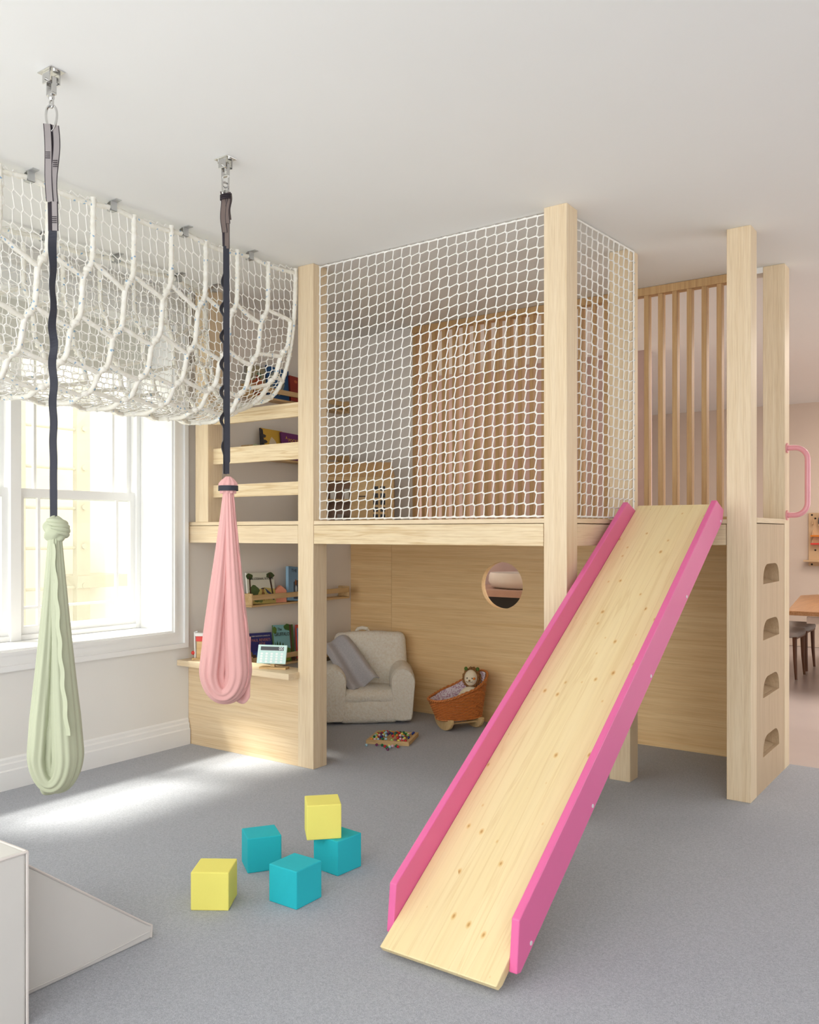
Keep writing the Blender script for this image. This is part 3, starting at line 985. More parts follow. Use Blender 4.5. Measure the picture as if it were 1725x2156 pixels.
        for q in range(3):
            pts = [c + RGT * 0.021 * math.cos(a) + FWD * 0.015 * math.sin(a) + Z_ * (strap_top - 0.014 - q * 0.008 + 0.004 * math.cos(a)) for a in [2 * PI * i / 20 for i in range(20)]]
            kb.tube(pts, 0.0042, 6, closed=True)
        W(kb, 'strap_wrap', 'strap_edge', smooth=True)
        W(MB().box(px - 0.016, px + 0.012, py - 0.008, py + 0.008, strap_top - 0.012, strap_top + 0.008), 'buckle', 'chrome', bevel=0.002)
    # black webbing down to the knot
    if gear == 'swivel':
        mb = MB(); pts = []; wv = []
        m = 90
        for i in range(m + 1):
            t = i / m
            zz = zj + (knot_z - zj) * t
            a = 1.25 * math.sin(PI * min(1.0, t * 2.4)) if t < 0.42 else 0.12
            env = max(0.0, 1 - abs(t - 0.40) * 2.0)
            pts.append(c + RGT * (0.004 - 0.004 * math.sin(t * 46) * env + 0.004 * t) + FWD * (0.010 * math.sin(t * 46 + 1) * env) + Z_ * zz)
            h = 0.0145 - 0.002 * t
            wv.append((RGT * math.cos(a) + FWD * math.sin(a)) * h)
        ribbon(mb, pts, wv)
        W(mb, 'webbing_strap', 'strap_black')
    else:
        m = 110
        for side in (0, 1):
            mb = MB(); pts = []; wv = []
            for i in range(m + 1):
                t = i / m
                zz = zj + (knot_z + 0.02 - zj) * t
                if side == 0:
                    pts.append(c + RGT * (0.004 + 0.004 * t) + Z_ * zz)
                    wv.append((RGT * 0.92 + FWD * 0.4) * 0.0125 * (1 if t < 0.95 else 0.7))
                else:
                    env = 1.0 if 0.22 < t < 0.80 else max(0.0, 1 - min(abs(t - 0.22), abs(t - 0.80)) * 6)
                    wob = max(0.0, math.sin(t * 2 * PI * 8.2)) ** 0.8
                    pts.append(c + RGT * (-0.005 - 0.017 * wob * env) + FWD * 0.012 + Z_ * zz)
                    wv.append((RGT * 0.35 + FWD * 0.9) * 0.0125)
            ribbon(mb, pts, wv)
            W(mb, 'webbing_strap', 'strap_black')
    # knot
    rg = random.Random(seed)
    if gear == 'swivel':
        kn = MB()
        cc = c + Z_ * (knot_z - 0.045) + RGT * 0.014
        def kfun(u, v):
            a = 2 * PI * u; b = PI * v
            r = 1 + 0.09 * math.sin(3 * b * 2 + 2 * a) + 0.06 * math.sin(5 * a + 7 * b)
            rx = 0.040 * math.sin(b) * r
            return cc + RGT * rx * math.cos(a) + FWD * rx * 0.85 * math.sin(a) + Z_ * (0.050 * math.cos(b) * (1 + 0.05 * math.sin(2 * a)))
        kn.grid(kfun, 48, 30, wu=True)
        for q in range(4):
            pts = []
            for i in range(26):
                t = i / 25
                a = -2.6 + 3.6 * t + q * 0.5
                b = 0.7 + 0.34 * q + 0.5 * t
                rr = 0.041 * math.sin(b)
                pts.append(cc + RGT * rr * math.cos(a) + FWD * rr * 0.9 * math.sin(a) + Z_ * 0.049 * math.cos(b))
            kn.tube(pts, [0.004 + 0.007 * math.sin(PI * i / 25) for i in range(26)], 8)
        W(kn, 'knot', fabric, smooth=True, angle=70)
    else:
        kn = MB()
        cc = c + Z_ * (knot_z - 0.03) + RGT * 0.012
        def kfun(u, v):
            a = 2 * PI * u
            prof = [0.010, 0.026, 0.037, 0.039, 0.034, 0.032]
            f = v * 5; i0 = min(4, int(f)); r = prof[i0] + (prof[i0 + 1] - prof[i0]) * (f - i0)
            r *= 1 + 0.10 * math.sin(9 * a + 3 * v) + 0.05 * math.sin(4 * a)
            return cc + RGT * r * math.cos(a) + FWD * r * 0.85 * math.sin(a) + Z_ * (0.038 - 0.075 * v)
        kn.grid(kfun, 64, 26, wu=True)
        W(kn, 'gathered_top', fabric, smooth=True, angle=70)
        pts = [cc + RGT * 0.0425 * math.cos(a) + FWD * 0.038 * math.sin(a) + Z_ * -0.014 for a in [2 * PI * i / 40 for i in range(41)]]
        mb = MB(); ribbon(mb, pts, [Z_ * 0.0115] * 41, 0.0012)
        W(mb, 'tie_band', 'strap_black', smooth=True)
    # the cloth: one gathered loop running down, round the bottom and up again
    ztop = knot_z - (0.075 if gear == 'swivel' else 0.055)
    hh = ztop - bot_z
    QB = 0.80
    ws = width * 0.25
    def spine(t):
        # t in [0, 1]; left strand, bottom, right strand in the RGT / z plane
        a = t * 2 - 1
        s = 1 if a >= 0 else -1
        q = 1 - abs(a)                     # 0 at the knot, 1 at the bottom
        if q <= QB:
            lx = 0.003 + ws * (q / QB) ** 1.15
            zz = -hh * 0.835 * q / QB
        else:
            b = (q - QB) / (1 - QB) * PI / 2
            lx = (0.003 + ws) * math.cos(b)
            zz = -hh * (0.835 + 0.105 * math.sin(b))
        return s * lx + lean * q, zz, q
    na, nt_ = 96, 150
    offp = [rg.random() * 6.28 for _ in range(6)]
    def cloth(u, v):
        a = 2 * PI * u
        x, z_, q = spine(v)
        e = 0.004
        x1, z1, _ = spine(min(1, v + e)); x0, z0, _ = spine(max(0, v - e))
        tx, tz = x1 - x0, z1 - z0
        l = math.hypot(tx, tz) or 1
        nx, nz = -tz / l, tx / l
        g = min(1.0, q / QB)
        rn = 0.018 + width * 0.215 * g ** 1.05
        rb = 0.022 + width * 0.30 * g ** 0.9
        if q > 0.66:
            k_ = (q - 0.66) / 0.34
            rn *= 1 - 0.22 * k_; rb *= 1 - 0.15 * k_
        drift = 1.2 * q + (2.2 * (v - 0.5))
        crease = lambda x: abs(math.sin(x)) ** 0.55 - 0.62
        fold = 0.17 * crease(2 * a + offp[0] + 0.5 * drift) + 0.13 * crease(3 * a + offp[1] - 0.8 * drift) + 0.07 * crease(5 * a + offp[4] + drift) + 0.05 * math.sin(13 * a + offp[2] + 2 * drift)
        fold = fold * (0.8 + 0.4 * math.sin(3 * v * PI + offp[3]))
        k = 1 + fold * (1.15 - 0.35 * q)
        ca, sa = math.cos(a) * rn * k, math.sin(a) * rb * k
        return c + RGT * (0.012 + x + nx * ca) + Z_ * (ztop + z_ + nz * ca) + FWD * sa
    W(MB().grid(cloth, na, nt_, wu=True), 'cloth_loop', fabric, smooth=True, angle=75)
    # stitched hem running down the front of the loop
    mb = MB(); pts = []; wv = []
    for i in range(70):
        t = i / 69
        if gear == 'swivel':
            v = 0.5 + 0.5 * (1 - (0.02 + 0.70 * t)); u_ = 0.71 - 0.06 * t
        else:
            v = 0.5 + 0.5 * (1 - (0.02 + 0.86 * t)); u_ = 0.52 + 0.03 * t
        p = cloth(u_, v)
        pts.append(p - FWD * 0.006 + RGT * (0.0025 * math.sin(t * 40) + (0.0 if gear == 'swivel' else -0.004)))
        wv.append((RGT * 0.95 - FWD * 0.3) * (0.009 if gear == 'swivel' else 0.007) * (0.5 + 0.5 * min(1, t * 4)))
    ribbon(mb, pts, wv, 0.0012)
    W(mb, 'hem', fabric, smooth=True)
    # tail of the cloth hanging below the loop
    tl = MB()
    def tail(u, v):
        if gear == 'swivel':
            bx_ = c + RGT * (-0.045 + 0.075 * u) + Z_ * (bot_z + 0.075 - 0.075 * v * (1 - 0.35 * (2 * u - 0.9) ** 2))
            return bx_ - FWD * (0.012 - 0.02 * v + 0.010 * math.sin(u * 9)) 
        bx_ = c + RGT * (0.050 + 0.060 * u - 0.03 * v * (1 - u)) + Z_ * (bot_z + 0.30 - 0.30 * v * (1 - 0.12 * (2 * u - 1) ** 2))
        return bx_ + FWD * (0.01 + 0.02 * math.sin(u * 5) * v)
    tl.grid(tail, 24, 16)
    to = W(tl, 'cloth_tail', fabric, smooth=True, angle=80)
    md = to.modifiers.new('thick', 'SOLIDIFY'); md.thickness = 0.002
    return sw

swing(-2.837, 1.788, 'sage green fabric swing tied in a round knot on black webbing', 'green_fabric', 'swivel', 2.535, 1.505, 0.506, 0.162, 3, 0.004)
swing(-2.869, 2.648, 'dusty pink fabric swing gathered under a black band', 'pink_fabric', 'chain', 2.715, 1.690, 0.690, 0.205, 8, -0.012)

# ------------------------------------------------------------------ slide
SX0, SX1 = -1.790, -1.334
sy0, sz0, sy1, sz1 = 2.352, 0.036, 4.800, 1.606
ang = math.atan2(sz1 - sz0, sy1 - sy0)
slen = math.hypot(sz1 - sz0, sy1 - sy0)
slide = tag(empty('slide', ((SX0 + SX1) / 2, sy0, sz0), (ang, 0, 0)), 'pine board slide with hot pink side rails leading up to the loft', 'slide')
hw = (SX1 - SX0) / 2
# board: local y runs up the slope, top surface at z = 0; lower end cut to sit on the carpet
bt = 0.036
MB().prism([(0.0, 0.0), (slen, 0.0), (slen, -bt), (0.028, -bt), (0.004, -bt * 0.72)],
           lambda a, b, t: (t, a, b), -hw, hw).build('slide_board', 'pine', slide, bevel=0.004)
def rail(x0, x1):
    c_, s_ = math.cos(ang), math.sin(ang)
    up = 0.098; dn = 0.052
    # plumb cut lower end, top end square with a clipped corner
    y_low = 0.075
    yt = y_low + 0.105
    prof = [(y_low + 0.0, -dn + 0.02), (y_low + 0.02, -dn), (slen - 0.10, -dn), (slen - 0.045, -dn * 0.2),
            (slen - 0.125, up - 0.0), (yt, up)]
    r = MB().prism(prof, lambda a, b, t: (t, a, b), x0, x1).build('side_rail', 'pink_paint', slide, bevel=0.004)
    return r
rl = rail(-hw - 0.030, -hw - 0.0005); rr_ = rail(hw + 0.0005, hw + 0.030)
for r_, xs in ((rr_, hw + 0.030), (rl, -hw - 0.030)):
    for d in (0.19, 0.78, 1.52, 2.10, 2.78):
        sg = 1 if xs > 0 else -1
        MB().tube([(xs - sg * 0.001, d, -0.030), (xs + sg * 0.0022, d, -0.030)], 0.0075, 10).build('screw_cap', 'screw_white', r_, matrix=Matrix.Translation(-r_.location), smooth=True)

# ------------------------------------------------------------------ foam cubes
def cube(cx, cy, z, rot, mat, label, cat='foam block'):
    s = 0.0735
    o = MB().box(-s, s, -s, s, 0, 2 * s).build('foam_block', mat, bevel=0.004)
    o.location = (cx, cy, z); o.rotation_euler = (0, 0, rot)
    return tag(o, label, cat, 'foam blocks on the carpet')
cube(-2.582, 2.325, 0.0, 0.59, 'yellow_foam', 'pale yellow foam block standing alone on the carpet')
cube(-2.705, 2.705, 0.0, 0.975 - PI / 2 + 0.0, 'cyan_foam', 'turquoise foam block between the lone yellow block and the stacked pair')
cube(-2.345, 2.533, 0.0, 0.0, 'cyan_foam', 'turquoise foam block turned cornerwise in front of the stacked pair')
cube(-2.420, 2.880, 0.0, -0.08, 'cyan_foam', 'turquoise foam block carrying a yellow block')
cube(-2.468, 2.838, 0.1475, 0.80, 'yellow_foam', 'pale yellow foam block stacked on a turquoise block')

# ------------------------------------------------------------------ soft play wedge and box
wd = tag(empty('foam_wedge', (-2.80, 1.75, 0)), 'light grey vinyl foam ramp wedge lying on the carpet', 'foam wedge')
wx0, wx1 = -3.12, -2.54
wprof = [(1.434, 0.0), (1.990, 0.0), (1.995, 0.048), (1.965, 0.066), (1.434, 0.474)]
wpart(MB().prism(wprof, lambda a, b, t: (t, a, b), wx0, wx1), 'wedge_body', 'grey_vinyl', wd, bevel=0.006, segs=2)
for x in (wx0, wx1):
    wpart(MB().tube([(x, 1.44, 0.470), (x, 1.965, 0.064), (x, 1.993, 0.046), (x, 1.990, 0.004)], 0.004, 6), 'piping', 'vinyl_piping', wd, smooth=True)
wpart(MB().tube([(wx1 + 0.001, 1.44, 0.016), (wx1 + 0.002, 1.7, 0.014), (wx1 + 0.001, 1.985, 0.028)], 0.0025, 6), 'bottom_seam', 'grey_vinyl', wd, smooth=True)
fb = tag(empty('foam_box', (-2.70, 1.05, 0)), 'tall light grey vinyl foam box beside the wedge', 'foam box')
def puff(u0, v):
    return 0
bxm = MB().box(-3.05, -2.385, 0.55, 1.425, 0.0, 0.515)
wpart(bxm, 'box_body', 'grey_vinyl', fb, bevel=0.012, segs=3)
for pts in ([(-2.384, 0.55, 0.513), (-2.384, 1.424, 0.513)], [(-2.384, 1.424, 0.513), (-3.05, 1.424, 0.513)], [(-2.384, 1.425, 0.003), (-2.384, 1.425, 0.513)]):
    wpart(MB().tube(pts, 0.0045, 6), 'piping', 'vinyl_piping', fb, smooth=True)

# ------------------------------------------------------------------ armchair
def soft_box(w, d, h, r, seed=0, sub=10, bulge=0.02):
    """rounded pillow-like block centred on x, y with base z = 0"""
    mb = MB()
    hx, hy, hz = w / 2, d / 2, h / 2
    def face(fx):
        return fx
    n = sub
    verts = {}; vs_ = []; fs = []
    def put(p):
        key = (round(p[0], 5), round(p[1], 5), round(p[2], 5))
        if key not in verts:
            verts[key] = len(vs_)
            q = Vector(p)
            c = Vector((max(-hx + r, min(hx - r, q.x)), max(-hy + r, min(hy - r, q.y)), max(-hz + r, min(hz - r, q.z))))
            dv = q - c
            if dv.length > 1e-6: q = c + dv.normalized() * r
            nx, ny, nz = q.x / hx, q.y / hy, q.z / hz
            q.x += bulge * (1 - ny * ny) * (1 - nz * nz) * nx
            q.y += bulge * (1 - nx * nx) * (1 - nz * nz) * ny
            q.z += bulge * (1 - nx * nx) * (1 - ny * ny) * nz
            nn = noise.noise(q * 9 + Vector((seed, 0, 0))) * 0.006 + noise.noise(q * 60 + Vector((seed, 3, 0))) * 0.0025
            q += q.normalized() * nn
            vs_.append((q.x, q.y, q.z + hz))
        return verts[key]
    for ax in range(3):
        for sg in (-1, 1):
            for i in range(n):
                for j in range(n):
                    quad = []
                    for (a, b) in ((i, j), (i + 1, j), (i + 1, j + 1), (i, j + 1)):
                        p = [0, 0, 0]
                        p[ax] = sg
                        p[(ax + 1) % 3] = -1 + 2 * a / n
                        p[(ax + 2) % 3] = -1 + 2 * b / n
                        quad.append(put((p[0] * hx, p[1] * hy, p[2] * hz)))
                    if sg < 0: quad = quad[::-1]
                    fs.append(tuple(quad))
    return mb.add(vs_, fs)

CH_A = math.radians(42)
chair = tag(empty('armchair', (-4.005, 5.135, 0), (0, 0, CH_A)), 'cream sherpa fleece child armchair in the nook under the loft', 'armchair')
def cpart(mb, name, loc, rot=(0, 0, 0), mat='sherpa'):
    o = mb.build(name, mat, chair, smooth=True, angle=80, origin=(0, 0, 0))
    o.location = loc; o.rotation_euler = rot
    return o
cpart(soft_box(0.44, 0.42, 0.175, 0.035, 1, 16, 0.012), 'seat_base', (0, 0.235, 0.008))
cpart(soft_box(0.43, 0.38, 0.10, 0.04, 2, 16, 0.018), 'seat_cushion', (0, 0.222, 0.155))
cpart(soft_box(0.56, 0.15, 0.63, 0.05, 3, 20, 0.015), 'backrest', (0.035, 0.385, 0.02), (-0.08, 0, 0))
for s in (-1, 1):
    # arm: outline with a rolled head, extruded front to back
    pr = []
    m = 44
    for i in range(m):
        a = 2 * PI * i / m
        ca, sa = math.cos(a), math.sin(a)
        if sa > -0.15: pr.append((0.096 * ca * (1.0 if sa > 0.3 else 1.0) , 0.315 + 0.118 * sa))
        else: pr.append((0.078 * (abs(ca) ** 0.25) * (1 if ca > 0 else -1), 0.155 + 0.147 * (abs(sa) ** 0.35) * -1))
    am = MB()
    nd = 18
    def arm(u, v):
        i = int(round(u * m)) % m
        px_, pz_ = pr[i]
        e = 1 - (2 * v - 1) ** 8 * 0.10
        q = Vector((px_ * e, -0.215 + 0.43 * v, 0.20 + (pz_ - 0.20) * e))
        q += Vector((px_, 0, pz_ - 0.25)).normalized() * (noise.noise(q * 60 + Vector((s, 2, 1))) * 0.003 + noise.noise(q * 10 + Vector((s, 2, 1))) * 0.006)
        return q
    am.grid(arm, m, nd, wu=True)
    am.add([arm(i / m, 0) for i in range(m)], [tuple(range(m))]); am.add([arm(i / m, 1) for i in range(m)], [tuple(range(m))])
    cpart(am, 'armrest', (s * 0.272, 0.228, 0.004), (0, 0, -0.06 * s))
cpart(MB().tube([(-0.05, 0.0, 0.0), (-0.035, -0.004, 0.022), (0.0, -0.006, 0.030), (0.035, -0.004, 0.022), (0.05, 0, 0)], 0.014, 8), 'carry_handle', (-0.02, 0.475, 0.655))

# throw blanket over the arm and the back
bl = MB()
ctrl = [Vector((-0.30, 0.44, 0.52)), Vector((-0.26, 0.36, 0.60)), Vector((-0.20, 0.27, 0.545)), Vector((-0.12, 0.185, 0.43)), Vector((-0.065, 0.15, 0.345)), Vector((-0.020, 0.12, 0.285))]
def cr(t):
    f = t * (len(ctrl) - 1); i = min(len(ctrl) - 2, int(f)); w = f - i
    p0, p1, p2, p3 = ctrl[max(0, i - 1)], ctrl[i], ctrl[i + 1], ctrl[min(len(ctrl) - 1, i + 2)]
    return 0.5 * ((2 * p1) + (p2 - p0) * w + (2 * p0 - 5 * p1 + 4 * p2 - p3) * w * w + (3 * p1 - p0 - 3 * p2 + p3) * w ** 3)
def blanket(u, v):
    p = cr(v)
    a = (u - 0.5)
    w = 0.235 * (0.9 + 0.25 * v)
    lift = 0.034 * math.sin(u * 2 * PI * 1.5 + 0.5) * (0.4 + 0.9 * v) - 0.022 * (2 * a) ** 2
    side = Vector((0.80, 0.20, 0.40)).normalized()
    nrm = Vector((0.1, -0.85, 0.55)).normalized()
    return p + side * a * w + nrm * (lift + 0.012)
bl.grid(blanket, 40, 40)
bo = bl.build('throw_blanket', 'grey_wool', smooth=True, angle=80, origin=(0, 0, 0))
bo.location = chair.location; bo.rotation_euler = chair.rotation_euler
md = bo.modifiers.new('thick', 'SOLIDIFY'); md.thickness = 0.008
tag(bo, 'grey wool throw blanket draped over the cream armchair', 'blanket')

# ------------------------------------------------------------------ wicker cradle with lion
CR_A = math.radians(60)
crx, cry = -3.402, 5.445
cradle = tag(empty('doll_cradle', (crx, cry, 0), (0, 0, CR_A)), 'orange-brown wicker doll cradle on wooden rockers', 'doll cradle')
def rim_z(a):
    # a: angle round the oval, head at +x
    c_ = 0.5 + 0.5 * math.cos(a)
    return 0.222 + 0.185 * (c_ ** 1.5)
def basket(a, v, off=0.0):
    """v 0 at the base, 1 at the rim"""
    ax = 0.172 + 0.062 * v + off; by = 0.098 + 0.045 * v + off
    zb = 0.082
    z = zb + (rim_z(a) - zb) * v
    ca, sa = math.cos(a), math.sin(a)
    x = ax * abs(ca) ** 0.85 * (1 if ca > 0 else -1); y = by * abs(sa) ** 0.85 * (1 if sa > 0 else -1)
    if ca > 0: x *= 1.0 - 0.10 * v * ca
    return Vector((x, y, z))
ROWS, STK = 17, 44
bk = MB()
def weave(u, v):
    a = 2 * PI * u
    r = v * ROWS
    k = int(r); fr = r - k
    off = 0.0055 * math.sin(PI * fr) + 0.0058 * math.cos(STK / 2 * a * 1.0) * (1 if k % 2 else -1) * math.sin(PI * fr)
    return basket(a, v, off)
bk.grid(weave, STK * 4, ROWS * 4 + 1, wu=True)
bk.add([basket(2 * PI * i / 40, 0.0) for i in range(40)], [tuple(range(40))])
bko = bk.build('basket', 'wicker', cradle, smooth=True, angle=60)
rm = MB()
for ph in (0, PI):
    pts = []
    for i in range(160):
        a = 2 * PI * i / 160
        p = basket(a, 1.0, 0.004)
        tw = 26 * a + ph
        p += Vector((math.cos(a), math.sin(a), 0)) * 0.0055 * math.cos(tw) + Vector((0, 0, 0.004 + 0.0055 * math.sin(tw)))
        pts.append(p)
    rm.tube(pts, 0.0062, 7, closed=True)
rm.build('rim_braid', 'wicker', cradle, smooth=True, angle=80)
rb_ = MB()
for ph in (0, PI):
    rb_.tube([basket(2 * PI * i / 120, 0.02, 0.006) + Vector((0, 0, 0.004 * math.sin(30 * 2 * PI * i / 120 + ph))) for i in range(120)], 0.0045, 6, closed=True)
rb_.build('base_braid', 'wicker', cradle, smooth=True, angle=80)
ln = MB()
def lining(u, v):
    a = 2 * PI * u
    if v < 0.72:
        t = 1.0 - v / 0.72 * 0.80
        p = basket(a, t, -0.008 - 0.003 * math.sin(9 * a))
        return p
    q = (v - 0.72) / 0.28
    p = basket(a, 0.20, -0.008)
    return Vector((p.x * (1 - q), p.y * (1 - q), p.z * (1 - q) + (0.150 + 0.02 * q) * q))
ln.grid(lining, 64, 30, wu=True)
lo_ = ln.build('lining', 'floral_cotton', cradle, smooth=True, angle=80)
part_label(lo_, 'small floral cotton lining')
for xr in (-0.125, 0.125):
    pr = []
    for i in range(25):
        a = PI + PI * i / 24
        pr.append((0.140 * math.cos(a), 0.088 + 0.087 * math.sin(a)))
    pr += [(0.128, 0.098), (0.085, 0.086), (-0.085, 0.086), (-0.128, 0.098)]
    MB().prism(pr, lambda a, b, t: (t, a, b), xr - 0.011, xr + 0.011).build('rocker', 'light_wood', cradle, bevel=0.003, smooth=True)
MB().tube([(-0.118, -0.06, 0.055), (0.118, -0.06, 0.055)], 0.0075, 10).build('dowel', 'light_wood', cradle, smooth=True)
MB().tube([(-0.118, 0.06, 0.055), (0.118, 0.06, 0.055)], 0.0075, 10).build('dowel', 'light_wood', cradle, smooth=True)

lion = tag(empty('plush_lion', (0, 0, 0)), 'small cream plush lion with a curly brown mane sitting in the wicker cradle', 'plush toy')
lion.matrix_world = Matrix.Translation((crx, cry, 0)) @ Matrix.Rotation(CR_A, 4, 'Z') @ Matrix.Translation((0.090, -0.008, 0.185)) @ Matrix.Rotation(math.radians(-42), 4, 'Z') @ Matrix.Rotation(math.radians(-10), 4, 'X')
lion.location, lion.rotation_euler = lion.matrix_world.to_translation(), lion.matrix_world.to_euler()
lion.scale = (1.06, 1.06, 1.06)
lb = MB()
# body and arms: one continuous skinned mesh (local: -y faces out, z up)
bmv = [(0, 0, 0.0), (0, 0, 0.05), (0, 0, 0.092), (-0.045, -0.004, 0.078), (-0.075, -0.030, 0.035), (-0.088, -0.050, -0.012), (0.045, -0.004, 0.078), (0.055, -0.040, 0.045), (0.030, -0.070, 0.030), (0, 0, 0.115)]
bme = [(0, 1), (1, 2), (2, 3), (3, 4), (4, 5), (2, 6), (6, 7), (7, 8), (2, 9)]
me = bpy.data.meshes.new('body')
me.from_pydata(bmv, bme, [])
me.materials.append(MATS['cream_plush'])
lbo = bpy.data.objects.new('body', me); COL.objects.link(lbo); lbo.parent = lion
mod = lbo.modifiers.new('skin', 'SKIN')
rads = [0.040, 0.045, 0.034, 0.020, 0.017, 0.014, 0.020, 0.017, 0.015, 0.026]
for i, r in enumerate(rads):
    me.skin_vertices[0].data[i].radius = (r, r)
me.skin_vertices[0].data[0].use_root = True
mod2 = lbo.modifiers.new('sub', 'SUBSURF'); mod2.levels = 2; mod2.render_levels = 2
hz = 0.172
hd = MB().ico((0, -0.012, hz), 0.050, 3, scale=(0.92, 0.80, 1.12)).build('head', 'cream_plush', lion, smooth=True, angle=80)
mn = MB()
for i in range(46):
    a = 2 * PI * i / 46
    for ring in range(3):
        rr2 = 0.050 + 0.006 * ring + rnd.uniform(-0.004, 0.004)
        p = (rr2 * math.cos(a + ring * 0.07) * 0.98, 0.006 + 0.010 * ring + rnd.uniform(-0.003, 0.003), hz + rr2 * math.sin(a + ring * 0.07) * 1.12)
        mn.ico(p, rnd.uniform(0.007, 0.011), 1, scale=(1, 1.2, 1))
mn.build('mane', 'mane_brown', lion, smooth=True, angle=40)
for s in (-1, 1):
    MB().ico((s * 0.042, 0.006, hz + 0.062), 0.013, 2, scale=(1, 0.6, 1.1)).build('ear', 'leaf_green', lion, smooth=True)
    MB().ico((s * 0.018, -0.0505, hz - 0.004), 0.0042, 2).build('eye', 'thread_dark', lion, smooth=True)
MB().ico((0.0, -0.056, hz - 0.020), 0.0065, 2, scale=(1.2, 0.6, 0.8)).build('nose', 'mane_brown', lion, smooth=True)
MB().tube([(-0.026, -0.048, hz - 0.026), (-0.016, -0.054, hz - 0.032), (0, -0.0555, hz - 0.028), (0.016, -0.054, hz - 0.032), (0.024, -0.049, hz - 0.027)], 0.0013, 5).build('mouth', 'thread_dark', lion, smooth=True)
MB().ico((0.031, -0.043, hz - 0.006), 0.010, 2, scale=(1.0, 0.5, 0.9)).build('cheek_patch', 'patch_orange', lion, smooth=True)

# ------------------------------------------------------------------ bead board
BA = math.radians(22)
bcx, bcy = -3.590, 4.872
board = tag(empty('bead_board', (bcx, bcy, 0), (0, 0, BA)), 'square wooden bead board lying on the carpet', 'bead board')
hb = 0.152
MB().box(-hb, hb, -hb, hb, 0, 0.018).build('tray', 'light_wood', board, bevel=0.002)
for a in ((-hb, hb, -hb, -hb + 0.024), (-hb, hb, hb - 0.024, hb), (-hb, -hb + 0.024, -hb + 0.024, hb - 0.024), (hb - 0.024, hb, -hb + 0.024, hb - 0.024)):
    MB().box(a[0], a[1], a[2], a[3], 0.018, 0.027).build('frame', 'light_wood', board, bevel=0.002)
GN = 11
pitch = (2 * hb - 0.062) / (GN - 1)
hol = MB()
for i in range(GN):
    for j in range(GN):
        hol.lathe([(0.0001, 0.0184), (0.0032, 0.0184), (0.0032, 0.018)], 8, (-hb + 0.031 + i * pitch, -hb + 0.031 + j * pitch, 0))
tag(hol.build('hole', 'thread_dark', board), kind='stuff')
BEAD = {'red': (200, 36, 44), 'navy blue': (28, 52, 128), 'green': (22, 108, 66), 'light green': (164, 206, 112), 'yellow': (240, 226, 110),
        'orange': (236, 140, 44), 'pink': (238, 198, 212), 'pale blue': (176, 214, 226), 'purple': (112, 44, 88)}
bead_me = {}
def bead(cname, loc, label, group):
    if cname not in bead_me:
        o = MB().lathe([(0.0022, 0.0), (0.0062, 0.0012), (0.0090, 0.0048), (0.0098, 0.0092), (0.0090, 0.0136), (0.0062, 0.0172), (0.0022, 0.0184), (0.0020, 0.012)], 14).build('bead', colmat(*BEAD[cname], rough=0.3), smooth=True, origin=(0, 0, 0), angle=60)
        bead_me[cname] = o.data
    else:
        o = bpy.data.objects.new('bead', bead_me[cname]); COL.objects.link(o)
    o.location = loc
    o.rotation_euler = (0, 0, rnd.random())
    return tag(o, label, 'bead', group)
names = list(BEAD)
R_ = Matrix.Rotation(BA, 3, 'Z')
for i in range(GN):
    for j in range(GN):
        dx, dy = (i - 5) / 5, (j - 5) / 5
        # an emptier patch toward the front middle, as the board is half played
        d = math.hypot(dx * 1.2 + 0.15, (dy + 0.55) * 1.1)
        if rnd.random() > (0.20 if d < 0.62 else 0.66): continue
        p = R_ @ Vector((-hb + 0.031 + i * pitch, -hb + 0.031 + j * pitch, 0.0186))
        cn_ = rnd.choice(names)
        bead(cn_, (bcx + p.x, bcy + p.y, p.z), 'small %s bead resting on the wooden bead board' % cn_, 'beads on the board')
loose = [(-3.628, 4.622, 'pale blue'), (-3.575, 4.668, 'purple'), (-3.540, 4.682, 'green'), (-3.504, 4.666, 'red'), (-3.492, 4.696, 'yellow'),
         (-3.468, 4.672, 'pale blue'), (-3.466, 4.700, 'pink'), (-3.448, 4.722, 'green'), (-3.426, 4.708, 'red'), (-3.468, 4.640, 'green'), (-3.440, 4.612, 'purple')]
for (x, y, cn_) in loose:
    bead(cn_, (x, y, 0.0), 'loose %s bead on the carpet before the bead board' % cn_, 'loose beads on the carpet')

# ------------------------------------------------------------------ picture ledges on the alcove wall
def ledge(y0, y1, z, label):
    s = tag(empty('picture_ledge', (XL, (y0 + y1) / 2, z)), label, 'shelf')
    d = 0.112
    wpart(bx(XL, XL + d, y0, y1, z, z + 0.014), 'shelf_board', 'shelf_wood', s, bevel=0.0015)
    wpart(bx(XL + d - 0.013, XL + d, y0 + 0.016, y1 - 0.016, z + 0.05, z + 0.088), 'front_bar', 'shelf_wood', s, bevel=0.0015)
    for yy in (y0, y1 - 0.016):
        wpart(bx(XL, XL + d, yy, yy + 0.016, z + 0.014, z + 0.100), 'end_block', 'shelf_wood', s, bevel=0.004)
    return s
ledge(4.475, 5.60, 0.905, 'wooden picture ledge above the shop counter')
ledge(4.475, 5.60, 0.445, 'low wooden picture ledge behind the shop counter')
ledge(4.475, 5.60, 1.993, 'wooden picture ledge on the loft at guard rail height')
ledge(4.475, 5.60, 2.445, 'topmost wooden picture ledge beside the crawl net')

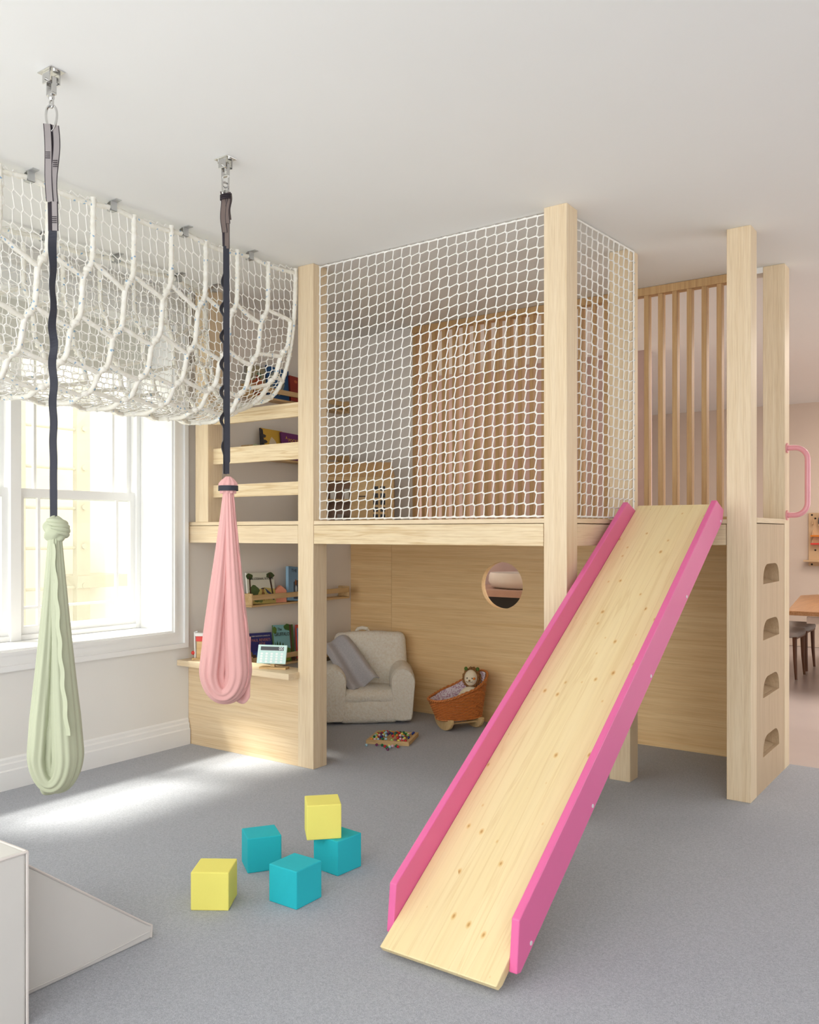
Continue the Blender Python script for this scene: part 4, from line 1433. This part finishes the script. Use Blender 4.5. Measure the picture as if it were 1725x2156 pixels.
def book(y, z, w, h, t, tilt, roll, cover, spine, label, art=None, texts=(), x=0.0, group='books on the ledges'):
    """y is the left edge, z the foot; cover faces +x"""
    b = tag(empty('picture_book', (XL + 0.055 + x, y + w / 2, z), (-tilt, roll, PI / 2)), label, 'book', group)
    MB().box(-w / 2, w / 2, -t, -t + 0.002, 0, h).build('front_cover', cover, b)
    MB().box(-w / 2, w / 2, -0.002, 0, 0, h).build('back_cover', cover, b)
    MB().box(-w / 2, -w / 2 + 0.002, -t, 0, 0, h).build('spine', spine, b)
    MB().box(-w / 2 + 0.002, w / 2 - 0.003, -t + 0.002, -0.002, 0.003, h - 0.003).build('page_block', 'paper', b)
    if art:
        mb = MB(); mats = []
        for q, (col, poly) in enumerate(art):
            k = colmat(*col)
            if k not in mats: mats.append(k)
            mb.prism([(-w / 2 + p[0] * w, p[1] * h) for p in poly], lambda a, c, tt: (a, tt, c), -t - 0.0003 - 0.00012 * q, -t + 0.0001, mi=mats.index(k))
        mb.build('cover_picture', mats, b)
    for (s, size, px_, pz_, col, sx_) in texts:
        text_part(s, size, 'title', colmat(*col), b, (-w / 2 + px_ * w, -t - 0.003, pz_ * h), (PI / 2, 0, 0), sx=sx_)
    return b

def blob(cx, cy, rx, ry, n=14, ph=0.0, j=0.12):
    return [(cx + rx * (1 + j * math.sin(5 * a + ph)) * math.cos(a), cy + ry * (1 + j * math.sin(4 * a + ph)) * math.sin(a)) for a in [2 * PI * i / n for i in range(n)]]
full = [(0.0, 0.0), (1, 0), (1, 1), (0, 1)]
art1 = [((222, 222, 206), full), ((206, 190, 112), [(0, 0), (1, 0), (1, 0.46), (0.6, 0.52), (0.3, 0.44), (0, 0.36)]),
        ((84, 104, 60), blob(0.24, 0.42, 0.18, 0.18, ph=1)), ((64, 84, 44), blob(0.10, 0.88, 0.12, 0.10)), ((62, 80, 44), blob(0.86, 0.90, 0.15, 0.10, ph=2)),
        ((80, 62, 44), [(0.06, 0.0), (0.11, 0.0), (0.13, 0.9), (0.08, 0.9)]), ((70, 54, 40), [(0.90, 0.1), (0.95, 0.1), (0.86, 0.95), (0.80, 0.95)]),
        ((96, 118, 66), blob(0.30, 0.12, 0.10, 0.07)), ((122, 138, 78), blob(0.44, 0.10, 0.08, 0.07)),
        ((150, 110, 62), blob(0.55, 0.26, 0.055, 0.16)), ((60, 50, 44), blob(0.55, 0.48, 0.06, 0.025)), ((166, 126, 78), blob(0.55, 0.42, 0.04, 0.05)),
        ((74, 82, 112), [(0.62, 0.50), (0.90, 0.28), (0.92, 0.22), (0.70, 0.34)]), ((78, 88, 120), blob(0.88, 0.2, 0.10, 0.08)), ((176, 92, 60), blob(0.72, 0.17, 0.09, 0.05))]
book(4.487, 0.920, 0.285, 0.232, 0.014, 0.13, 0.02, colmat(214, 214, 196), 'paper', 'picture book with a pale sky and trees titled THE ETERNAL SOLDIER', art1,
     [('THE ETERNAL SOLDIER', 0.024, 0.52, 0.80, (52, 48, 44), 1.0)])
art2 = [((120, 156, 186), full), ((150, 96, 62), blob(0.42, 0.45, 0.07, 0.16)), ((64, 76, 92), [(0.28, 0.05), (0.9, 0.05), (0.9, 0.55), (0.55, 0.62), (0.28, 0.55)]),
        ((196, 206, 208), blob(0.42, 0.34, 0.05, 0.12)), ((150, 92, 56), blob(0.40, 0.54, 0.045, 0.09))]
book(4.872, 0.920, 0.20, 0.262, 0.03, 0.10, 0.10, colmat(120, 156, 186), colmat(156, 196, 222), 'thick pale blue storybook leaning on the ledge', art2,
     [('THE', 0.034, 0.30, 0.88, (46, 50, 62), 1.0)], x=0.02)
art3 = [((44, 48, 122), full), ((40, 60, 150), [(0, 0.1), (1, 0.1), (1, 0.5), (0, 0.42)]), ((62, 96, 176), blob(0.55, 0.32, 0.3, 0.12)),
        ((84, 62, 46), [(0, 0), (0.55, 0), (0.52, 0.22), (0.35, 0.18), (0.32, 0.34), (0.2, 0.34), (0.18, 0.44), (0.08, 0.42), (0, 0.5)]), ((120, 100, 56), blob(0.12, 0.36, 0.08, 0.08)),
        ((54, 40, 34), blob(0.65, 0.12, 0.2, 0.13)), ((58, 46, 60), blob(0.1, 0.86, 0.1, 0.08))]
book(4.485, 0.462, 0.262, 0.240, 0.012, 0.15, 0.05, colmat(44, 48, 122), colmat(206, 196, 150), "dark blue picture book titled PAUL REVERE'S RIDE", art3,
     [("PAUL REVERE'S", 0.030, 0.56, 0.77, (196, 132, 116), 1.0), ('RIDE', 0.030, 0.60, 0.65, (196, 132, 116), 1.0), ('HENRY WADSWORTH LONGFELLOW', 0.0125, 0.56, 0.90, (226, 222, 214), 0.9), ('Illustrated by', 0.013, 0.60, 0.52, (226, 222, 214), 1.0)])
art4 = [((132, 190, 196), full), ((84, 124, 48), [(0, 0), (1, 0), (1, 0.3), (0.5, 0.42), (0, 0.34)]), ((40, 84, 48), [(0.0, 0.30), (0.06, 0.55), (0.1, 0.42), (0.16, 0.58), (0.22, 0.42), (0.3, 0.56), (0.36, 0.40), (0.44, 0.52), (0.52, 0.38), (0.58, 0.46), (0.66, 0.30)]),
        ((96, 130, 50), blob(0.06, 0.86, 0.10, 0.10)), ((64, 110, 44), blob(0.74, 0.93, 0.22, 0.09)), ((90, 62, 44), [(0.84, 0.0), (1, 0.0), (1, 1), (0.80, 1)]),
        ((64, 104, 40), [(0.90, 0.2), (1, 0.1), (1, 1), (0.92, 1)]), ((150, 170, 56), blob(0.55, 0.12, 0.3, 0.1))]
book(4.752, 0.462, 0.215, 0.280, 0.014, 0.14, 0.06, colmat(132, 190, 196), colmat(96, 130, 80), 'green and sky blue picture book titled THE GRUFFALO', art4,
     [('The', 0.030, 0.30, 0.88, (44, 60, 50), 1.0), ('GRUFFALO', 0.040, 0.40, 0.74, (44, 60, 50), 0.85)], x=0.012)
art5 = [((118, 150, 200), full), ((214, 84, 50), [(0, 0.90), (1, 0.90), (1, 1), (0, 1)]), ((206, 170, 90), blob(0.5, 0.6, 0.2, 0.1))]
book(4.992, 0.462, 0.21, 0.262, 0.018, 0.13, 0.07, colmat(118, 150, 200), colmat(196, 66, 46), 'light blue picture book with a red top band on the low ledge', art5, x=0.02)
# loft ledge books
art6 = [((214, 172, 66), full), ((44, 44, 52), [(0, 0), (0.45, 0), (0.42, 0.2), (0.2, 0.28), (0.14, 0.42), (0.1, 0.95), (0.0, 1)]), ((54, 52, 54), blob(0.13, 0.74, 0.10, 0.06)), ((54, 52, 54), blob(0.16, 0.55, 0.12, 0.06, ph=2)),
        ((224, 208, 176), blob(0.52, 0.45, 0.16, 0.28)), ((216, 196, 160), blob(0.58, 0.24, 0.08, 0.14))]
book(4.618, 2.008, 0.235, 0.222, 0.014, 0.12, 0.03, colmat(214, 172, 66), colmat(44, 44, 52), 'mustard yellow picture book with a black tree on the loft ledge', art6, x=0.008)
art7 = [((112, 42, 110), full)]
book(4.812, 2.008, 0.25, 0.208, 0.014, 0.14, 0.03, colmat(112, 42, 110), colmat(84, 30, 84), 'purple picture book titled A POCKET', art7,
     [('A', 0.034, 0.22, 0.80, (226, 178, 70), 1.0), ('POCKET', 0.038, 0.56, 0.72, (226, 178, 70), 0.9)], x=0.034)
art8 = [((166, 158, 130), full), ((176, 92, 50), [(0, 0), (1, 0), (1, 0.4), (0.6, 0.62), (0.2, 0.46), (0, 0.5)]), ((96, 128, 96), blob(0.6, 0.7, 0.12, 0.1)), ((160, 50, 40), blob(0.5, 0.58, 0.1, 0.1))]
book(4.487, 2.460, 0.20, 0.235, 0.014, 0.12, 0.05, colmat(166, 158, 130), colmat(166, 158, 130), 'earth coloured picture book on the topmost ledge', art8)
art9 = [((34, 84, 134), full), ((140, 146, 140), blob(0.42, 0.5, 0.36, 0.36)), ((34, 84, 134), blob(0.42, 0.5, 0.22, 0.22))]
book(4.672, 2.460, 0.24, 0.245, 0.016, 0.12, 0.05, colmat(34, 84, 134), colmat(26, 60, 100), 'deep blue picture book with a grey ring on the topmost ledge', art9, x=0.012)
art10 = [((148, 46, 34), full), ((196, 96, 60), blob(0.3, 0.8, 0.08, 0.06)), ((176, 76, 50), blob(0.6, 0.4, 0.2, 0.16))]
book(4.905, 2.460, 0.22, 0.200, 0.02, 0.12, 0.04, colmat(148, 46, 34), colmat(112, 30, 26), 'brick red picture book on the topmost ledge', art10, x=0.024)

# ridged house-shaped blocks
def house_block(y, z, mat, label, w=0.088, d=0.05, h=0.128):
    o = tag(empty('house_block', (XL + 0.060, y, z), (0, 0, math.radians(62))), label, 'toy house')
    hh = h - 0.036
    prof = [(-w / 2, 0), (w / 2, 0), (w / 2, hh), (0, h), (-w / 2, hh)]
    n = 9
    MB().prism([(a * 0.95, b * 0.985) for a, b in prof], lambda a, b, t: (a, t, b), -d / 2, d / 2).build('core', mat, o)
    for k in range(n):
        y0 = -d / 2 + d * k / n
        MB().prism(prof, lambda a, b, t: (a, t, b), y0 + 0.0006, y0 + d / n - 0.0012).build('ridge', mat, o)
    return o
house_block(4.824, 0.920, 'salmon_block', 'salmon pink ridged toy house on the picture ledge')
house_block(4.560, 2.008, 'sage_block', 'pale green ridged toy house on the loft ledge', h=0.10)

# ------------------------------------------------------------------ toys on the counter
calc = tag(empty('toy_cash_register', (-3.885, 3.985, 0.586), (0, 0, math.radians(22))), 'pale mint toy till screen with number keys on a wooden stand', 'toy till')
MB().box(-0.082, 0.098, -0.028, 0.040, 0, 0.012).build('stand_base', 'light_wood', calc, bevel=0.0015)
MB().box(-0.014, 0.014, -0.004, 0.014, 0.012, 0.055).build('stand_post', 'light_wood', calc, bevel=0.001)
scr = MB().box(-0.098, 0.098, -0.006, 0.006, -0.060, 0.060).build('screen_panel', 'mint_plastic', calc, bevel=0.004)
scr.location = (0.0, -0.010, 0.092); scr.rotation_euler = (math.radians(-16), 0, 0)
MB().box(-0.078, 0.078, -0.0068, -0.0058, 0.024, 0.048).build('display', 'display_grey', scr)
text_part('00', 0.030, 'digits', 'key_white', scr, (0.060, -0.0075, 0.036), (PI / 2, 0, 0))
for i in range(5):
    for j in range(4):
        MB().lathe([(0.0001, 0.0), (0.0085, 0.0), (0.0085, 0.0008), (0.0001, 0.0008)], 14, sy=0.8).build('key', 'key_white', scr, matrix=Matrix.Translation((-0.068 + 0.034 * i, -0.006, 0.003 - 0.0165 * j)) @ Matrix.Rotation(PI / 2, 4, 'X'))
toy = tag(empty('toy_press', (-4.575, 4.005, 0.586), (0, 0, math.radians(30))), 'toy machine with white frame, red band and wooden body on the counter', 'toy')
MB().box(-0.055, 0.075, -0.045, 0.045, 0, 0.012).build('base', 'light_wood', toy, bevel=0.002)
MB().box(-0.025, 0.065, -0.032, 0.032, 0.012, 0.125).build('body', 'light_wood', toy, bevel=0.002)
MB().box(-0.028, 0.068, -0.035, 0.035, 0.125, 0.160).build('band', 'red_paint', toy, bevel=0.002)
MB().box(-0.034, 0.072, -0.040, 0.040, 0.160, 0.182).build('lid', 'white_plastic', toy, bevel=0.003)
MB().tube([(-0.038, -0.02, 0.012), (-0.040, -0.02, 0.10), (-0.041, -0.02, 0.186), (-0.02, -0.02, 0.190)], 0.006, 8).build('frame', 'white_plastic', toy, smooth=True)
MB().ico((-0.052, -0.02, 0.045), 0.014, 2).build('knob', 'red_paint', toy, smooth=True)
MB().lathe([(0.0001, 0.182), (0.008, 0.184), (0.009, 0.198), (0.0001, 0.204)], 12, (0.02, 0, 0)).build('top_knob', 'red_paint', toy, smooth=True)

# ------------------------------------------------------------------ toy kitchen on the deck
kt = tag(empty('toy_kitchen', (-4.305, 5.355, ZT), (0, 0, math.radians(35))), 'wooden toy play house with small panes seen through the safety net', 'play house')
kw, kd = 0.30, 0.17
K = lambda mb, n, m='light_wood', **k: mb.build(n, m, kt, **k)
K(bx(-kw, -0.036, kd - 0.012, kd, 0, 0.36), 'back_board', 'table_wood')
K(bx(-kw, -kw + 0.03, -kd, kd - 0.012, 0, 0.36), 'side_board', bevel=0.001)
K(bx(-0.035, kw - 0.018, -kd + 0.006, kd, 0, 0.36), 'cabinet_body', bevel=0.001)
K(bx(-kw + 0.03, -0.035, -kd + 0.01, kd - 0.012, 0.175, 0.187), 'shelf_board', bevel=0.001)
K(bx(-kw + 0.03, -0.035, -kd, -kd + 0.014, 0.33, 0.36), 'top_rail', bevel=0.001)
K(bx(kw - 0.018, kw, -kd - 0.002, kd, 0, 0.365), 'side_board', bevel=0.001)
K(bx(0.005, 0.105, -kd - 0.002, -kd + 0.006, 0.02, 0.185), 'cabinet_door', bevel=0.001)
wn = K(bx(0.125, 0.25, -kd - 0.003, -kd + 0.006, 0.02, 0.31), 'window_board', bevel=0.001)
for i in range(2):
    for j in range(5):
        MB().box(0.142 + i * 0.055, 0.180 + i * 0.055, -kd - 0.004, -kd - 0.002, 0.035 + j * 0.054, 0.070 + j * 0.054).build('pane', 'black_matt', wn, matrix=Matrix.Translation(-wn.location))
K(MB().prism([(-kw - 0.01, 0.36), (kw + 0.01, 0.36), (kw - 0.02, 0.475), (-kw + 0.02, 0.475)], lambda a, b, t: (a, t + (b - 0.36) * 0.4, b), -kd - 0.01, -kd + 0.004), 'roof_panel', 'oak_slat', bevel=0.001)
K(bx(0.02, 0.09, -kd - 0.0022, -kd + 0.0062, 0.205, 0.212), 'slot', 'thread_dark')
for q in range(4):
    o_ = bx(-0.02, 0.02, -0.04, 0.04, 0, 0.05 + 0.012 * q).build('small_box', ['white_plastic', 'paper', 'seat_grey', 'paper'][q], bevel=0.002)
    p = Matrix.Translation(kt.location) @ Matrix.Rotation(math.radians(35), 4, 'Z') @ Vector((-0.24 + 0.055 * q, 0.02, 0.187 if q % 2 else 0.0))
    o_.location = p; o_.rotation_euler = (0, 0, math.radians(35))
    tag(o_, 'small pale toy box inside the open side of the play house', 'toy box', 'boxes in the play house')

# ------------------------------------------------------------------ beyond the porthole
vt = tag(empty('vanity', (-3.75, 7.15, 0)), 'stone topped counter with a black front beyond the porthole', 'counter')
wpart(bx(-4.9, -2.85, 6.88, 7.59, 0.865, 0.928), 'stone_top', 'stone', vt, bevel=0.003)
wpart(bx(-4.88, -2.87, 6.93, 7.59, 0.0, 0.865), 'front', 'black_matt', vt)
bw = MB().lathe([(0.001, 0.0), (0.20, 0.002), (0.245, 0.02), (0.262, 0.07), (0.258, 0.125), (0.248, 0.148), (0.240, 0.146), (0.246, 0.10), (0.225, 0.035), (0.001, 0.022)], 48, (0, 0, 0), sx=1.40, sy=0.9)
bwo = bw.build('basin_bowl', 'white_ceramic', smooth=True, angle=60)
bwo.location = (-3.775, 7.20, 0.928)
tag(bwo, 'wide off-white oval bowl on the stone counter seen through the porthole', 'bowl')

# ------------------------------------------------------------------ far room furniture
tbl = tag(empty('dining_table', (-0.7, 9.4, 0)), 'long brown wooden table in the far room', 'table')
wpart(MB().prism([(-2.02, 10.45), (-1.72, 8.32), (0.5, 8.32), (0.5, 10.75), (-1.86, 10.75)], lambda a, b, t: (a, b, t), 0.708, 0.748), 'table_top', 'table_wood', tbl, bevel=0.004)
wpart(bx(-1.60, 0.3, 8.55, 8.60, 0.62, 0.68), 'apron', 'table_white', tbl)
wpart(bx(-1.28, -1.12, 9.3, 9.5, 0.0, 0.706), 'pedestal', 'table_white', tbl, bevel=0.01)
def far_chair(x, y, rot, label):
    c_ = tag(empty('dining_chair', (x, y, 0), (0, 0, rot)), label, 'chair', 'chairs at the far table')
    for (dx, dy) in ((-0.19, -0.2), (0.19, -0.2), (-0.19, 0.2), (0.19, 0.2)):
        MB().tube([(dx * 1.06, dy * 1.06, 0.0), (dx, dy, 0.2), (dx * 0.97, dy * 0.97, 0.47)], [0.012, 0.018, 0.023], 10).build('leg', 'walnut', c_, smooth=True)
    st = soft_box(0.44, 0.46, 0.07, 0.03, 5, 8, 0.012).build('seat', 'seat_grey', c_, smooth=True, angle=80, origin=(0, 0, 0))
    st.location = (0, 0, 0.41)
    MB().box(-0.21, 0.21, -0.22, -0.19, 0.40, 0.45).box(-0.21, 0.21, 0.19, 0.22, 0.40, 0.45).build('seat_frame', 'walnut', c_, bevel=0.004)
    bk_ = MB()
    for t in range(17):
        pass
    bk_.grid(lambda u, v: (-0.22 + 0.44 * u, 0.22 + 0.03 * math.sin(PI * u) + 0.05 * v, 0.56 + 0.16 * v), 14, 5)
    o = bk_.build('backrest', 'walnut', c_, smooth=True)
    md_ = o.modifiers.new('thick', 'SOLIDIFY'); md_.thickness = 0.02
    for s in (-1, 1):
        MB().tube([(s * 0.19, 0.2, 0.44), (s * 0.205, 0.235, 0.6)], 0.016, 8).build('back_post', 'walnut', c_, smooth=True)
    return c_
far_chair(-2.02, 9.35, PI / 2, 'walnut chair with grey seat drawn up to the near end of the far table')
far_chair(-2.04, 9.98, PI / 2, 'walnut chair with grey seat beyond the first at the far table')

pg = tag(empty('pegboard', (-1.85, 11.89, 1.0)), 'wooden pegboard with small shelves on the peach wall', 'pegboard')
wpart(bx(-2.20, -1.30, 11.872, 11.898, 1.03, 1.70), 'board', 'pegboard_wood', pg, bevel=0.002)
for z, m in ((1.535, 'pegboard_wood'), (1.40, 'patch_orange'), (1.30, 'red_paint')):
    wpart(bx(-2.13 + (0.06 if z > 1.5 else -0.03), -1.32, 11.78, 11.872, z, z + 0.02), 'small_shelf', m, pg)
    wpart(MB().prism([(11.872, z + 0.02), (11.872, z + 0.09), (11.80, z + 0.02)], lambda a, b, t: (t, a, b), -2.15, -2.14), 'bracket', 'pegboard_wood', pg)
wpart(bx(-2.24, -1.28, 11.76, 11.872, 1.085, 1.105), 'bottom_tray', 'pegboard_wood', pg)
for (a, b) in ((-2.16, 1.675), (-2.16, 1.05), (-2.12, 1.63), (-2.12, 1.23)):
    wpart(MB().tube([(a, 11.873, b), (a, 11.868, b)], 0.012, 8), 'slot', 'thread_dark', pg)
for q, (x_, c_) in enumerate(((-2.045, (60, 96, 130)), (-1.975, (40, 60, 92)), (-1.90, (96, 130, 150)))):
    gb = tag(empty('glue_bottle', (x_, 11.825, 1.555)), ['blue glue bottle with an orange tip on the pegboard shelf', 'navy craft bottle on the pegboard shelf', 'pale blue craft bottle on the pegboard shelf'][q], 'bottle')
    MB().lathe([(0.001, 0), (0.03, 0.002), (0.031, 0.08), (0.014, 0.10), (0.012, 0.11), (0.001, 0.111)], 14).build('bottle_body', colmat(*c_), gb, smooth=True)
    MB().lathe([(0.001, 0.11), (0.013, 0.111), (0.010, 0.14), (0.002, 0.155)], 12).build('tip', ['patch_orange', 'white_plastic', 'white_plastic'][q], gb, smooth=True)
hb_ = MB()
for q in range(7):
    hb_.ico((-1.99 + 0.015 * math.cos(q * 2.2), 11.80 + 0.014 * math.sin(q * 2.2), 1.0 + 0.008 * q), 0.020, 1)
tag(hb_.build('pompom_bundle', colmat(176, 96, 116), smooth=True), 'pink bundle hanging under the pegboard tray', 'craft supply')
